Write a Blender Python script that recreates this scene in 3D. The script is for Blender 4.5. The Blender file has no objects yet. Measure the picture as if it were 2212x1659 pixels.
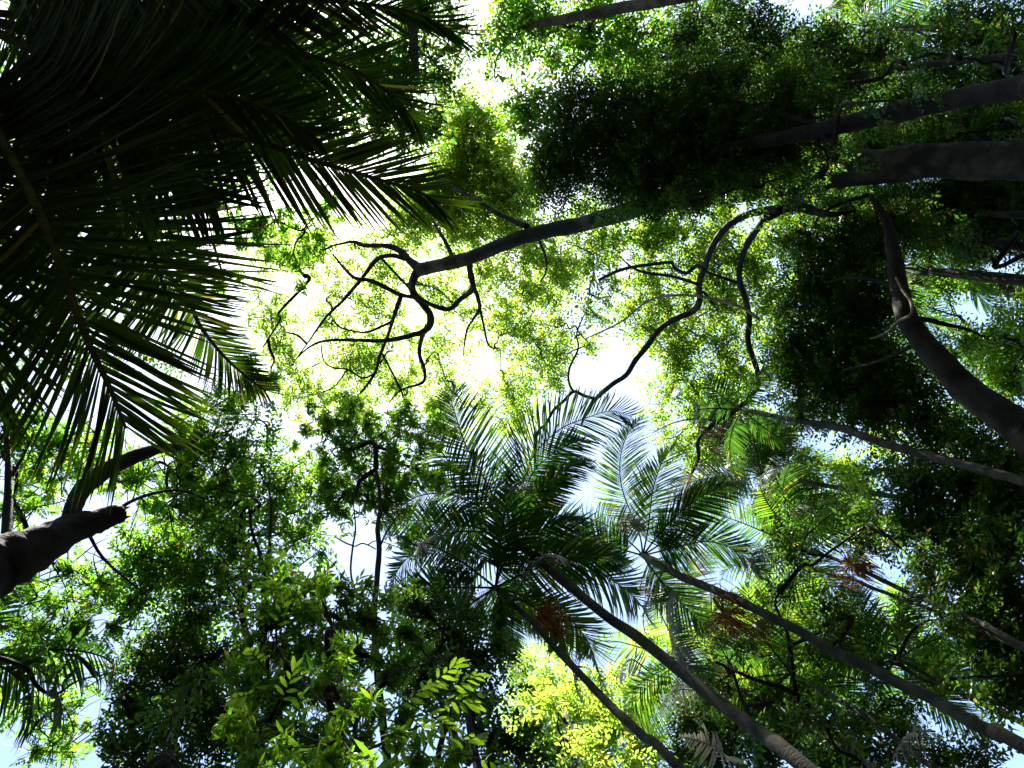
import bpy, math
import numpy as np
from mathutils import Matrix, Vector

# ------------------------------------------------------------------ camera
F = 1736.0            # focal length in units of a 2212-wide picture
CW, CH = 2212.0, 1659.0
EYE = np.array([0.0, 0.0, 1.6])
ZEN = np.array([600.0, 640.0])                       # where the zenith falls in the picture
wz = np.array([(ZEN[0]-CW/2)/F, -(ZEN[1]-CH/2)/F, -1.0]); wz /= np.linalg.norm(wz)
wx = np.array([1.0, 0, 0]); wx -= wz*wx.dot(wz); wx /= np.linalg.norm(wx)
wy = np.cross(wz, wx)
C2W = np.stack([wx, wy, wz])                          # camera vector -> world vector

scn = bpy.context.scene
col = scn.collection
cam_d = bpy.data.cameras.new('camera'); cam = bpy.data.objects.new('camera', cam_d); col.objects.link(cam)
cam_d.lens = 36.0*F/CW; cam_d.sensor_width = 36.0; cam_d.clip_start = 0.05; cam_d.clip_end = 2000
M = Matrix([list(C2W[0])+[EYE[0]], list(C2W[1])+[EYE[1]], list(C2W[2])+[EYE[2]], [0, 0, 0, 1]])
cam.matrix_world = M
scn.camera = cam

def ray(u, v):
    d = np.array([(u-CW/2)/F, -(v-CH/2)/F, -1.0])
    d = C2W @ d
    return d/np.linalg.norm(d)
def PD(u, v, d): return EYE + ray(u, v)*d
def PZ(u, v, z):
    r = ray(u, v); return EYE + r*(z/max(r[2], 0.15))

# ------------------------------------------------------------------ light
SUN = ray(640, 250)
el = math.asin(SUN[2]); az = math.atan2(SUN[1], SUN[0])
w = bpy.data.worlds.new('World'); scn.world = w; w.use_nodes = True
nt = w.node_tree; bg = nt.nodes['Background']
sky = nt.nodes.new('ShaderNodeTexSky'); sky.sky_type = 'NISHITA'; sky.sun_disc = False
sky.sun_elevation = el; sky.sun_rotation = math.pi/2-az
sky.air_density = 1.0; sky.dust_density = 1.0; sky.ozone_density = 1.0
nt.links.new(sky.outputs[0], bg.inputs[0]); bg.inputs[1].default_value = 0.08
sd = bpy.data.lights.new('sun', 'SUN'); sd.energy = 5.0; sd.angle = math.radians(0.53); sd.color = (1, .95, .86)
so = bpy.data.objects.new('sun', sd); col.objects.link(so)
so.rotation_euler = Vector(SUN).to_track_quat('Z', 'Y').to_euler()
scn.view_settings.view_transform = 'Standard'; scn.view_settings.look = 'None'
scn.view_settings.exposure = 2.6; scn.view_settings.gamma = 1.0
scn.render.engine = 'CYCLES'
scn.cycles.max_bounces = 7; scn.cycles.diffuse_bounces = 4; scn.cycles.transmission_bounces = 4
scn.cycles.glossy_bounces = 2; scn.cycles.transparent_max_bounces = 4
scn.cycles.use_denoising = True
scn.cycles.sample_clamp_indirect = 6.0

# ------------------------------------------------------------------ materials
def rgb(c): return (c[0], c[1], c[2], 1)
def leaf_mat(name, dif, tra, mixf=0.5, rough=0.42, spec=0.4, var=0.35, yellow=0.0):
    m = bpy.data.materials.new(name); m.use_nodes = True
    n = m.node_tree.nodes; l = m.node_tree.links; n.clear()
    out = n.new('ShaderNodeOutputMaterial'); mix = n.new('ShaderNodeMixShader')
    p = n.new('ShaderNodeBsdfPrincipled'); t = n.new('ShaderNodeBsdfTranslucent')
    g = n.new('ShaderNodeNewGeometry')
    mr = n.new('ShaderNodeMapRange'); mr.inputs[3].default_value = 1-var; mr.inputs[4].default_value = 1+var
    l.new(g.outputs['Random Per Island'], mr.inputs[0])
    h1 = n.new('ShaderNodeHueSaturation'); h2 = n.new('ShaderNodeHueSaturation')
    mh = n.new('ShaderNodeMapRange'); mh.inputs[3].default_value = 0.485-yellow; mh.inputs[4].default_value = 0.515
    mul = n.new('ShaderNodeMath'); mul.operation = 'MULTIPLY'; mul.inputs[1].default_value = 7.31
    fr = n.new('ShaderNodeMath'); fr.operation = 'FRACT'
    l.new(g.outputs['Random Per Island'], mul.inputs[0]); l.new(mul.outputs[0], fr.inputs[0]); l.new(fr.outputs[0], mh.inputs[0])
    h1.inputs['Color'].default_value = rgb(dif); h2.inputs['Color'].default_value = rgb(tra)
    for h in (h1, h2):
        l.new(mh.outputs[0], h.inputs['Hue']); l.new(mr.outputs[0], h.inputs['Value'])
    m3 = n.new('ShaderNodeMath'); m3.operation = 'MULTIPLY'; m3.inputs[1].default_value = 31.7
    f3 = n.new('ShaderNodeMath'); f3.operation = 'FRACT'; gt = n.new('ShaderNodeMath'); gt.operation = 'GREATER_THAN'; gt.inputs[1].default_value = .965
    l.new(g.outputs['Random Per Island'], m3.inputs[0]); l.new(m3.outputs[0], f3.inputs[0]); l.new(f3.outputs[0], gt.inputs[0])
    x1 = n.new('ShaderNodeMix'); x1.data_type = 'RGBA'; x1.inputs[7].default_value = (.14, .10, .03, 1)
    x2 = n.new('ShaderNodeMix'); x2.data_type = 'RGBA'; x2.inputs[7].default_value = (.38, .30, .04, 1)
    for x, h in ((x1, h1), (x2, h2)):
        l.new(gt.outputs[0], x.inputs[0]); l.new(h.outputs[0], x.inputs[6])
    l.new(x1.outputs[2], p.inputs['Base Color']); l.new(x2.outputs[2], t.inputs['Color'])
    p.inputs['Roughness'].default_value = rough; p.inputs['Specular IOR Level'].default_value = spec
    mix.inputs[0].default_value = mixf
    l.new(p.outputs[0], mix.inputs[1]); l.new(t.outputs[0], mix.inputs[2]); l.new(mix.outputs[0], out.inputs[0])
    return m
def bark_mat(name, c1, c2, scale=3.0, bias=0.5, moss=None, ring=0.0):
    m = bpy.data.materials.new(name); m.use_nodes = True
    n = m.node_tree.nodes; l = m.node_tree.links; p = n['Principled BSDF']
    tc = n.new('ShaderNodeTexCoord'); no = n.new('ShaderNodeTexNoise'); no.inputs['Scale'].default_value = scale
    no.inputs['Detail'].default_value = 8; no.inputs['Roughness'].default_value = .65
    l.new(tc.outputs['Object'], no.inputs['Vector'])
    cr = n.new('ShaderNodeValToRGB'); e = cr.color_ramp.elements
    e[0].position = bias-.1; e[0].color = rgb(c1); e[1].position = bias+.08; e[1].color = rgb(c2)
    l.new(no.outputs[0], cr.inputs[0])
    src = cr.outputs[0]
    if moss:
        n3 = n.new('ShaderNodeTexNoise'); n3.inputs['Scale'].default_value = scale*.35; n3.inputs['Detail'].default_value = 6
        l.new(tc.outputs['Object'], n3.inputs['Vector'])
        r3 = n.new('ShaderNodeMapRange'); r3.inputs[1].default_value = .5; r3.inputs[2].default_value = .58
        l.new(n3.outputs[0], r3.inputs[0])
        mx = n.new('ShaderNodeMix'); mx.data_type = 'RGBA'; mx.inputs[7].default_value = rgb(moss)
        l.new(r3.outputs[0], mx.inputs[0]); l.new(src, mx.inputs[6]); src = mx.outputs[2]
    n2 = n.new('ShaderNodeTexNoise'); n2.inputs['Scale'].default_value = scale*9; n2.inputs['Detail'].default_value = 6
    l.new(tc.outputs['Object'], n2.inputs['Vector'])
    bp = n.new('ShaderNodeBump'); bp.inputs['Strength'].default_value = .5; bp.inputs['Distance'].default_value = .02
    hsrc = n2.outputs[0]
    if ring:
        wv = n.new('ShaderNodeTexWave'); wv.bands_direction = 'Z'; wv.inputs['Scale'].default_value = ring
        wv.inputs['Distortion'].default_value = 2.0
        l.new(tc.outputs['Object'], wv.inputs['Vector'])
        ad = n.new('ShaderNodeMath'); ad.operation = 'ADD'; ml = n.new('ShaderNodeMath'); ml.operation = 'MULTIPLY'; ml.inputs[1].default_value = .06; l.new(wv.outputs[1], ml.inputs[0]); l.new(ml.outputs[0], ad.inputs[0]); l.new(n2.outputs[0], ad.inputs[1]); hsrc = ad.outputs[0]
        mm = n.new('ShaderNodeMix'); mm.data_type = 'RGBA'; mm.blend_type = 'MULTIPLY'; mm.inputs[0].default_value = .08
        l.new(src, mm.inputs[6]); l.new(wv.outputs[0], mm.inputs[7]); src = mm.outputs[2]
    l.new(hsrc, bp.inputs['Height']); l.new(bp.outputs[0], p.inputs['Normal'])
    l.new(src, p.inputs['Base Color']); p.inputs['Roughness'].default_value = .9; p.inputs['Specular IOR Level'].default_value = .15
    return m

MAT = dict(
    pale=leaf_mat('pale_canopy_leaf', (.07, .12, .02), (.33, .53, .045), .58, .5, .25, .4, .01),
    bright=leaf_mat('bright_canopy_leaf', (.05, .10, .016), (.24, .44, .022), .54, .45, .3, .5, .02),
    mid=leaf_mat('mid_green_leaf', (.032, .085, .014), (.17, .41, .018), .52, .4, .3, .5, .02),
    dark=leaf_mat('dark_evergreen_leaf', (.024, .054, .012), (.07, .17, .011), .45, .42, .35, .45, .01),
    bush=leaf_mat('glossy_bush_leaf', (.042, .10, .014), (.23, .50, .02), .52, .38, .35, .5, .02),
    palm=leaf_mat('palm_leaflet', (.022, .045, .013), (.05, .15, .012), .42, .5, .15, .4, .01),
    nearpalm=leaf_mat('thick_shaded_leaflet', (.012, .022, .005), (.028, .08, .003), .4, .5, .15, .4, .03),  # thick near leaflets, colour darkened to stand for canopy shade
    palmlit=leaf_mat('lit_palm_leaflet', (.04, .07, .016), (.13, .28, .015), .5, .42, .25, .4, .02),  # palm leaflet colour lightened to read as sunlit
    glint=leaf_mat('glint_frond', (.36, .34, .28), (.2, .2, .14), .3, .35, .5, .25),  # pale colour standing in for sun glints on green leaflets
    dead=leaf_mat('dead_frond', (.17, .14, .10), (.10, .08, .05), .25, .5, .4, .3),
    far=leaf_mat('far_forest_leaf', (.02, .04, .01), (.05, .11, .012), .4, .5, .3, .4),
    bark=bark_mat('mossy_bark', (.013, .010, .006), (.06, .048, .032), 2.2, .57, (.011, .012, .006)),
    barkpale=bark_mat('pale_lichen_bark', (.05, .045, .036), (.24, .23, .20), 1.5, .5, (.035, .04, .02)),
    barkbrown=bark_mat('brown_bark', (.045, .032, .02), (.12, .09, .06), 3, .5),
    barkdark=bark_mat('dark_bark', (.010, .0075, .005), (.026, .02, .014), 3, .5),  # darkest bark tone, mottled by noise
    palmbark=bark_mat('ringed_palm_bark', (.028, .024, .017), (.06, .052, .038), 4, .5, (.02, .022, .012), 9.0),
    liana=bark_mat('pale_liana_bark', (.16, .13, .09), (.26, .22, .16), 6, .5),
    rachis=bark_mat('frond_rachis', (.03, .045, .015), (.07, .09, .03), 10, .5),
    shaft=bark_mat('green_crownshaft', (.03, .055, .02), (.07, .09, .035), 5, .5),
    fruit=bark_mat('orange_fruit_stalk', (.22, .075, .018), (.38, .15, .035), 12, .5),
    litter=bark_mat('leaf_litter', (.018, .013, .008), (.045, .03, .018), 5, .5, (.012, .018, .006)),
)

# ------------------------------------------------------------------ mesh helpers
def mesh_np(name, V, T, mat, smooth=False, quads=None):
    me = bpy.data.meshes.new(name)
    V = np.ascontiguousarray(V, dtype=np.float32); T = np.ascontiguousarray(T, dtype=np.int32)
    k = T.shape[1]
    me.vertices.add(len(V)); me.vertices.foreach_set('co', V.ravel())
    me.loops.add(T.size); me.loops.foreach_set('vertex_index', T.ravel())
    me.polygons.add(len(T)); me.polygons.foreach_set('loop_start', np.arange(len(T), dtype=np.int32)*k)
    if smooth: me.polygons.foreach_set('use_smooth', np.ones(len(T), dtype=bool))
    me.update(calc_edges=True)
    me.materials.append(mat)
    return me
def part(name, V, T, mat, root, smooth=False, kind=None, parent=None):
    V = np.asarray(V) - np.array(root['_b'])
    o = bpy.data.objects.new(name, mesh_np(name, V, T, mat, smooth)); col.objects.link(o)
    o.parent = parent or root
    if kind: o['kind'] = kind
    return o
def thing(name, label, cat, base, group=None):
    o = bpy.data.objects.new(name, None); col.objects.link(o)
    o.empty_display_size = .3
    o.location = tuple(base); o['label'] = label; o['category'] = cat; o['_b'] = [float(x) for x in base]
    if group: o['group'] = group
    return o
def catmull(P, n):
    P = np.asarray(P, float)
    if len(P) < 3: 
        t = np.linspace(0, 1, n*(len(P)-1)+1)[:, None]; return P[0]*(1-t)+P[-1]*t
    A = np.vstack([2*P[0]-P[1], P, 2*P[-1]-P[-2]])
    out = []
    for i in range(1, len(A)-2):
        for t in np.linspace(0, 1, n, endpoint=False):
            p0, p1, p2, p3 = A[i-1], A[i], A[i+1], A[i+2]
            out.append(.5*((2*p1)+(-p0+p2)*t+(2*p0-5*p1+4*p2-p3)*t*t+(-p0+3*p1-3*p2+p3)*t**3))
    out.append(A[-2])
    return np.array(out)
def tube_arr(pts, rad, sides=8, n=5, rng=None, rough=0.0, cap=True):
    """pts (k,3), rad (k) -> verts, quads (as tris)"""
    Q = catmull(np.hstack([np.asarray(pts, float), np.asarray(rad, float)[:, None]]), n)
    P, R = Q[:, :3], np.maximum(Q[:, 3], .0015)
    Tn = np.gradient(P, axis=0); Tn /= np.linalg.norm(Tn, axis=1)[:, None]+1e-9
    a = np.array([1.0, 0, 0]) if abs(Tn[0][0]) < .8 else np.array([0, 1.0, 0])
    N = np.zeros_like(P); x = a-Tn[0]*a.dot(Tn[0]); N[0] = x/np.linalg.norm(x)
    for i in range(1, len(P)):
        x = N[i-1]-Tn[i]*N[i-1].dot(Tn[i]); N[i] = x/(np.linalg.norm(x)+1e-9)
    B = np.cross(Tn, N)
    th = np.linspace(0, 2*math.pi, sides, endpoint=False)
    ring = N[:, None, :]*np.cos(th)[None, :, None]+B[:, None, :]*np.sin(th)[None, :, None]
    rr = R[:, None]*np.ones(sides)[None, :]
    if rough and rng is not None:
        nz = rng.normal(0, 1, rr.shape); nz = (nz+np.roll(nz, 1, 0)+np.roll(nz, 1, 1))/1.7
        rr = rr*(1+rough*nz)
    V = (P[:, None, :]+ring*rr[:, :, None]).reshape(-1, 3)
    k = len(P); i = np.arange(k-1)[:, None]*sides; j = np.arange(sides)[None, :]; j2 = (j+1) % sides
    q = np.stack([i+j, i+j2, i+sides+j2, i+sides+j], -1).reshape(-1, 4)
    T = np.vstack([q[:, [0, 1, 2]], q[:, [0, 2, 3]]])
    if cap:
        V = np.vstack([V, P[-1], P[0]]); c = len(V)-2; e = (k-1)*sides
        jj = np.arange(sides); jn = (jj+1) % sides
        T = np.vstack([T, np.stack([e+jj, e+jn, np.full(sides, c)], 1), np.stack([jn, jj, np.full(sides, c+1)], 1)])
    return V, T
def merge(lst):
    Vs, Ts, o = [], [], 0
    for V, T in lst:
        Vs.append(V); Ts.append(T+o); o += len(V)
    return np.vstack(Vs), np.vstack(Ts)
def unit(a): return a/(np.linalg.norm(a, axis=-1, keepdims=True)+1e-9)

def px_tube(tr, eye_w=True):
    """trace rows (u, v, z, width) -> points, radii (metres)"""
    P = np.array([PZ(a[0], a[1], a[2]) for a in tr])
    d = np.linalg.norm(P-EYE, axis=1)
    return P, np.array([a[3] for a in tr])*d/F/2
# ------------------------------------------------------------------ leaves
def leaf_shape(kind):
    if kind == 'kite':      # 2 folded triangles
        V = np.array([[0, 0, 0], [.48, -.22, .05], [1, 0, -.05], [.48, .22, .05]])
        T = np.array([[0, 1, 2], [0, 2, 3]])
    elif kind == 'oval':
        V = np.array([[0, 0, 0], [.28, -.19, .05], [.65, -.19, .04], [1, 0, -.08], [.65, .19, .04], [.28, .19, .05]])
        T = np.array([[0, 1, 5], [1, 2, 5], [2, 4, 5], [2, 3, 4]])
    else:                   # lance
        V = np.array([[0, 0, 0], [.3, -.105, .03], [.68, -.095, -.01], [1, 0, -.13], [.68, .095, -.01], [.3, .105, .03], [.48, 0, -.02]])
        T = np.array([[0, 1, 6], [1, 2, 6], [2, 3, 6], [3, 4, 6], [4, 5, 6], [5, 0, 6]])
    return V, T
def rot_mats(x, z):
    x = unit(x); y = unit(np.cross(z, x)); z = np.cross(x, y)
    return np.stack([x, y, z], -1)
def spray_template(kind, rng):
    """list of (pos, dir, normal, scale) in units of leaf length"""
    L = []
    if kind == 'alt':
        n = 9
        for i in range(n):
            t = i*.42; s = 1 if i % 2 else -1
            a = rng.uniform(.6, 1.1)*s
            if i == n-1: a = 0
            L.append(((t, 0, -.02*t*t), (math.cos(a), math.sin(a), rng.uniform(-.5, .15)), (rng.normal(0, .45), rng.normal(0, .45), 1), rng.uniform(.7, 1.15)))
    elif kind == 'rosette':
        n = 8
        for i in range(n):
            a = i*2.4+rng.uniform(-.3, .3); e = rng.uniform(-.5, .55)
            L.append(((.06*i, 0, 0), (math.sin(e)+.45, math.cos(a)*math.cos(e), math.sin(a)*math.cos(e)-.25), (math.cos(a+1.5)*.4, rng.normal(0, .3), 1), rng.uniform(.7, 1.2)))
    else:  # pinnate
        n = 8
        for i in range(n):
            t = .5+i*.38; sc = 1-.45*(i/(n-1))**2
            for s in (-1, 1):
                a = s*rng.uniform(.95, 1.2)
                L.append(((t, 0, -.045*t*t), (math.cos(a), math.sin(a), -.12+rng.uniform(-.15, .15)), (rng.normal(0, .2), s*-.15, 1), sc*rng.uniform(.85, 1.1)))
        L.append(((t+.2, 0, -.045*t*t), (1, 0, -.2), (0, 0, 1), .7))
    return L
def spray_mesh(kind, shape, rng):
    LV, LT = leaf_shape(shape); out = []
    for pos, d, nrm, s in spray_template(kind, rng):
        R = rot_mats(np.array(d, float)[None], np.array(nrm, float)[None])[0]
        out.append((LV*s @ R.T+np.array(pos), LT))
    V, T = merge(out)
    return V, T, len(out)
_tmpl = {}
def templates(kind, shape):
    if (kind, shape) not in _tmpl:
        rng = np.random.default_rng(hash((len(kind), len(shape), kind[0] == 'a')) % 1000)
        _tmpl[(kind, shape)] = [spray_mesh(kind, shape, rng) for _ in range(6)]
    return _tmpl[(kind, shape)]
def sprays(C, D, L, kind, shape, rng, tilt=.5):
    """leaf sprays at C (n,3) pointing along D with leaf length L"""
    tm = templates(kind, shape); out = []
    pick = rng.integers(0, len(tm), len(C))
    Z = np.tile([0, 0, 1.0], (len(C), 1))+rng.normal(0, tilt, (len(C), 3))
    R = rot_mats(D, Z); s = L*rng.uniform(.6, 1.35, len(C))
    for k, (V, T, _) in enumerate(tm):
        i = np.nonzero(pick == k)[0]
        if not len(i): continue
        W = np.einsum('nij,vj->nvi', R[i], V)*s[i][:, None, None]+C[i][:, None, :]
        TT = (T[None]+(np.arange(len(i))*len(V))[:, None, None]).reshape(-1, 3)
        out.append((W.reshape(-1, 3), TT))
    return merge(out)
AREA = dict(kite=.22, oval=.28, lance=.16)
def crown_arrays(blobs, L, kind, shape, rng, clump=.55, per=10, flat=.75, tilt=.5):
    """blobs rows (u, v, z, r_px, optical depth) -> mesh arrays, clump centres, spray count"""
    CC, SC, SD = [], [], []
    nl = templates(kind, shape)[0][2]
    for (u, v, z, r, od) in blobs:
        c = PZ(u, v, z); d = np.linalg.norm(c-EYE); R = r/F*d
        a = (L*F/d)**2*AREA[shape]*.62
        ns = max(3, int(od*math.pi*r*r/a/nl))
        ncl = max(2, ns//per)
        x = unit(rng.normal(0, 1, (ncl, 3)))*(rng.uniform(0, 1, (ncl, 1))**.45)*R
        x[:, 2] *= flat
        cc = c+x; CC.append(cc)
        own = rng.integers(0, ncl, ns)
        cr = min(clump, R*.6)*rng.uniform(.6, 1.4, ncl)
        dd = unit(rng.normal(0, 1, (ns, 3))*[1, 1, .6])
        sc = cc[own]+dd*(rng.uniform(.1, 1, (ns, 1)))*cr[own][:, None]*[1, 1, .55]
        sdn = unit(dd+rng.normal(0, .5, (ns, 3))*[1, 1, .5]+[0, 0, -.15])
        SC.append(sc-sdn*L*1.2); SD.append(sdn)
    CC = np.vstack(CC); SC = np.vstack(SC); SD = np.vstack(SD)
    V, T = sprays(SC, SD, L, kind, shape, rng, tilt)
    return V, T, CC, len(SC)
def twig_arrays(targets, anchors, rng, r0=.022, maxd=6.0):
    out = []
    if not len(anchors): return None
    for t in targets:
        dd = np.linalg.norm(anchors-t, axis=1); i = int(np.argmin(dd+rng.uniform(0, .8, len(dd))))
        if dd[i] > maxd or dd[i] < .15: continue
        a = anchors[i]; n = 4; s = np.linspace(0, 1, n)[:, None]
        p = a*(1-s)+t*s; j = rng.normal(0, .10, (n, 3))*dd[i]; j[0] = 0; p = p+j*.8
        r = r0*min(1.5, .5+dd[i]*.35)
        out.append(tube_arr(p, [r, r*.75, r*.5, r*.25], 3, 2, cap=False))
    return merge(out) if out else None

TREES = []
def tree(name, label, base, trunk, limbs=(), blobs=(), L=.1, kind='alt', shape='kite', leaf='mid', bark='bark', seed=1,
         cat='tree', group=None, twigs=True, auto=True, clump=.55, per=10, ground=True, rough=.04, r0=.022, flat=.75, odk=1.0, tilt=.5, maxd=5.0, front=0.0, lift=0.0, fine=0):
    rng = np.random.default_rng(seed); blobs = [(b[0], b[1], b[2]+lift, b[3], b[4]*odk) for b in blobs]
    if front: blobs += [(t[0]+rng.uniform(-30, 30), t[1]+rng.uniform(-20, 20), t[2]*.84, 48, front) for t in trunk if -60 < t[0] < 2270 and -60 < t[1] < 1720]
    P, R = px_tube(trunk)
    if ground:
        if base is None:
            h = P[0].copy(); sl = (P[0]-P[2])[:2]/max(P[2][2]-P[0][2], .3); sl *= min(1, .8/max(np.linalg.norm(sl), 1e-6)); h[:2] = h[:2]+sl*P[0][2]*.55; h[2] = 0; base = h
        base = np.array([base[0], base[1], 0.0])
        mid = base*.45+P[0]*.55; mid[2] = P[0][2]*.5
        P = np.vstack([base-[0, 0, .1], base*.97+P[0]*.03, mid, P]); R = np.concatenate([[R[0]*1.9], [R[0]*1.5], [R[0]*1.15], R])
    else:
        base = P[0]
    root = thing(name, label, cat, base, group)
    V, T = tube_arr(P, R, 14, 6, rng, rough)
    part('trunk', V, T, MAT[bark], root, True)
    anchors = [catmull(P, 6)[-10:]]
    for lb in limbs:
        p, r = px_tube(lb); r = r*.84
        V, T = tube_arr(p, r, 8, 5, rng, rough)
        part('limb', V, T, MAT[bark], root, True); anchors.append(catmull(p, 5))
    if blobs:
        V, T, CC, n = crown_arrays(blobs, L, kind, shape, rng, clump, per, flat, tilt)
        part('crown', V, T, MAT[leaf], root, False, 'stuff')
        A = np.vstack(anchors)
        if auto:
            for b in blobs:
                c = PZ(b[0], b[1], b[2]); dd = np.linalg.norm(A-c, axis=1); i = int(np.argmin(dd+rng.uniform(0, .5, len(dd))))
                if dd[i] < .5: continue
                s = np.linspace(0, 1, 5)[:, None]; p = A[i]*(1-s)+c*s
                j = rng.normal(0, .07, (5, 3))*dd[i]; j[0] = 0; p = p+j; p[1:4, 2] += dd[i]*.06
                r = min(.02+.012*dd[i], .07)
                V, T = tube_arr(p, [r, r*.85, r*.65, r*.5, r*.3], 6, 4, rng, rough)
                part('limb', V, T, MAT[bark], root, True); A = np.vstack([A, catmull(p, 4)])
        if twigs:
            tw = twig_arrays(CC[:900], A, rng, r0, maxd)
            if tw: part('twigs', tw[0], tw[1], MAT[bark], root, True, 'stuff')
        if fine:
            out = []
            for c in CC:
                for q in range(fine):
                    d = unit(rng.normal(0, 1, 3)*[1, 1, .5])*clump*rng.uniform(.6, 1.3); b = rng.normal(0, .12, 3)*clump
                    out.append(tube_arr([c, c+d*.5+b, c+d], [.009, .006, .002], 3, 3, cap=False))
            V, T = merge(out); part('twiglets', V, T, MAT[bark], root, True, 'stuff')
    TREES.append(root)
    return root

# ------------------------------------------------------------------ palms
def leaflet_strip(n=4, fold=.012):
    """unit leaflet along +x, width along y, droops in -z"""
    xs = np.linspace(0, 1, n+1); V = []; T = []
    wd = np.array([.55, 1, .95, .62, .02]) if n == 4 else np.interp(xs, [0, .2, .6, .85, 1], [.5, 1, .9, .5, .02])
    for x, ww in zip(xs, wd):
        zz = -.22*x*x
        V += [[x, -.5*ww, zz-fold*ww*.5], [x, 0, zz], [x, .5*ww, zz-fold*ww*.5]]
    for i in range(n):
        a = i*3; b = a+3
        T += [[a, a+1, b+1], [a, b+1, b], [a+1, a+2, b+2], [a+1, b+2, b+1]]
    return np.array(V), np.array(T)
def frond_layout(pts, length, n, rng, up=(0, 0, 1), start=.14, width=.035, ang=(1.15, .45), vee=.25, droop=.0, asym=(1, 1)):
    """leaflet matrices along a rachis: origin, frame, length, width"""
    Q = catmull(pts, 14); seg = np.concatenate([[0], np.cumsum(np.linalg.norm(np.diff(Q, axis=0), axis=1))]); tot = seg[-1]
    t = np.linspace(start, .995, n)
    O = np.stack([np.interp(t*tot, seg, Q[:, k]) for k in range(3)], 1)
    O2 = np.stack([np.interp(np.minimum(t+.02, 1)*tot, seg, Q[:, k]) for k in range(3)], 1)
    O1 = np.stack([np.interp((t-.02)*tot, seg, Q[:, k]) for k in range(3)], 1)
    tg = unit(O2-O1)
    upv = np.tile(np.array(up, float), (n, 1)); side = unit(np.cross(tg, upv)); nrm = unit(np.cross(side, tg))
    prof = np.interp(t, [start, start+.18, .55, .85, 1], [.62, .95, 1, .7, .38])
    res = []
    for s in (-1, 1):
        a = np.interp(t, [start, 1], ang)+rng.normal(0, .05, n)
        d = tg*np.cos(a)[:, None]+side*(s*np.sin(a))[:, None]+nrm*(vee+rng.normal(0, .07, n))[:, None]
        d[:, 2] -= droop*(.7+.6*rng.random(n))
        d = unit(d)
        z = nrm*1.0-side*s*vee+rng.normal(0, .12, (n, 3))
        R = rot_mats(d, z)
        l = length*prof*rng.uniform(.9, 1.08, n)*asym[0 if s < 0 else 1]; wdt = width*np.interp(t, [start, .5, 1], [.9, 1, .55])*rng.uniform(.8, 1.15, n)
        keep = rng.random(n) > .03
        for i in np.nonzero(keep)[0]: res.append((O[i], R[i], l[i], wdt[i]))
    return res
def leaflets_mesh(lay, n=3):
    if n == 3:
        V0 = np.array([[0, -.28, 0], [0, .28, 0], [.3, -.5, -.02], [.3, .5, -.02], [.68, -.42, -.10], [.68, .42, -.10], [1, 0, -.24]])
        T0 = np.array([[0, 1, 3], [0, 3, 2], [2, 3, 5], [2, 5, 4], [4, 5, 6]])
    else: V0, T0 = leaflet_strip(n)
    N = len(lay); O = np.array([a[0] for a in lay]); R = np.array([a[1] for a in lay]); l = np.array([a[2] for a in lay]); ww = np.array([a[3] for a in lay])
    S = np.stack([l, ww, l], 1)
    V = np.einsum('nij,nvj->nvi', R, V0[None]*S[:, None, :])+O[:, None, :]
    T = (T0[None]+(np.arange(N)*len(V0))[:, None, None]).reshape(-1, 3)
    return V.reshape(-1, 3), T
def add_frond(root, pts, length, n, rng, mat='palm', rr=.018, width=.035, name='frond', label=None, **kw):
    pts = np.asarray(pts)
    k = len(pts); V, T = tube_arr(pts, np.linspace(rr, rr*.25, k), 6, 6, cap=False)
    fo = part(name, V, T, MAT['rachis' if mat != 'dead' else 'dead'], root, True)
    if label: fo['label'] = label
    lay = frond_layout(pts, length, n, rng, width=width, **kw)
    V, T = leaflets_mesh(lay, 3)
    part('leaflets', V, T, MAT[mat], root, False, 'stuff', fo)
    return fo
def arch(c, azim, elev, length, rng, sag=1.0, n=7):
    """rachis points from c, leaving at elevation elev and bending under its weight"""
    p = [np.array(c, float)]; e = elev; st = length/(n-1); a = azim
    for i in range(n-1):
        p.append(p[-1]+st*np.array([math.cos(a)*math.cos(e), math.sin(a)*math.cos(e), math.sin(e)]))
        e -= sag*(.16+.10*i)*.9; a += rng.normal(0, .04)
    return np.array(p)
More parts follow.
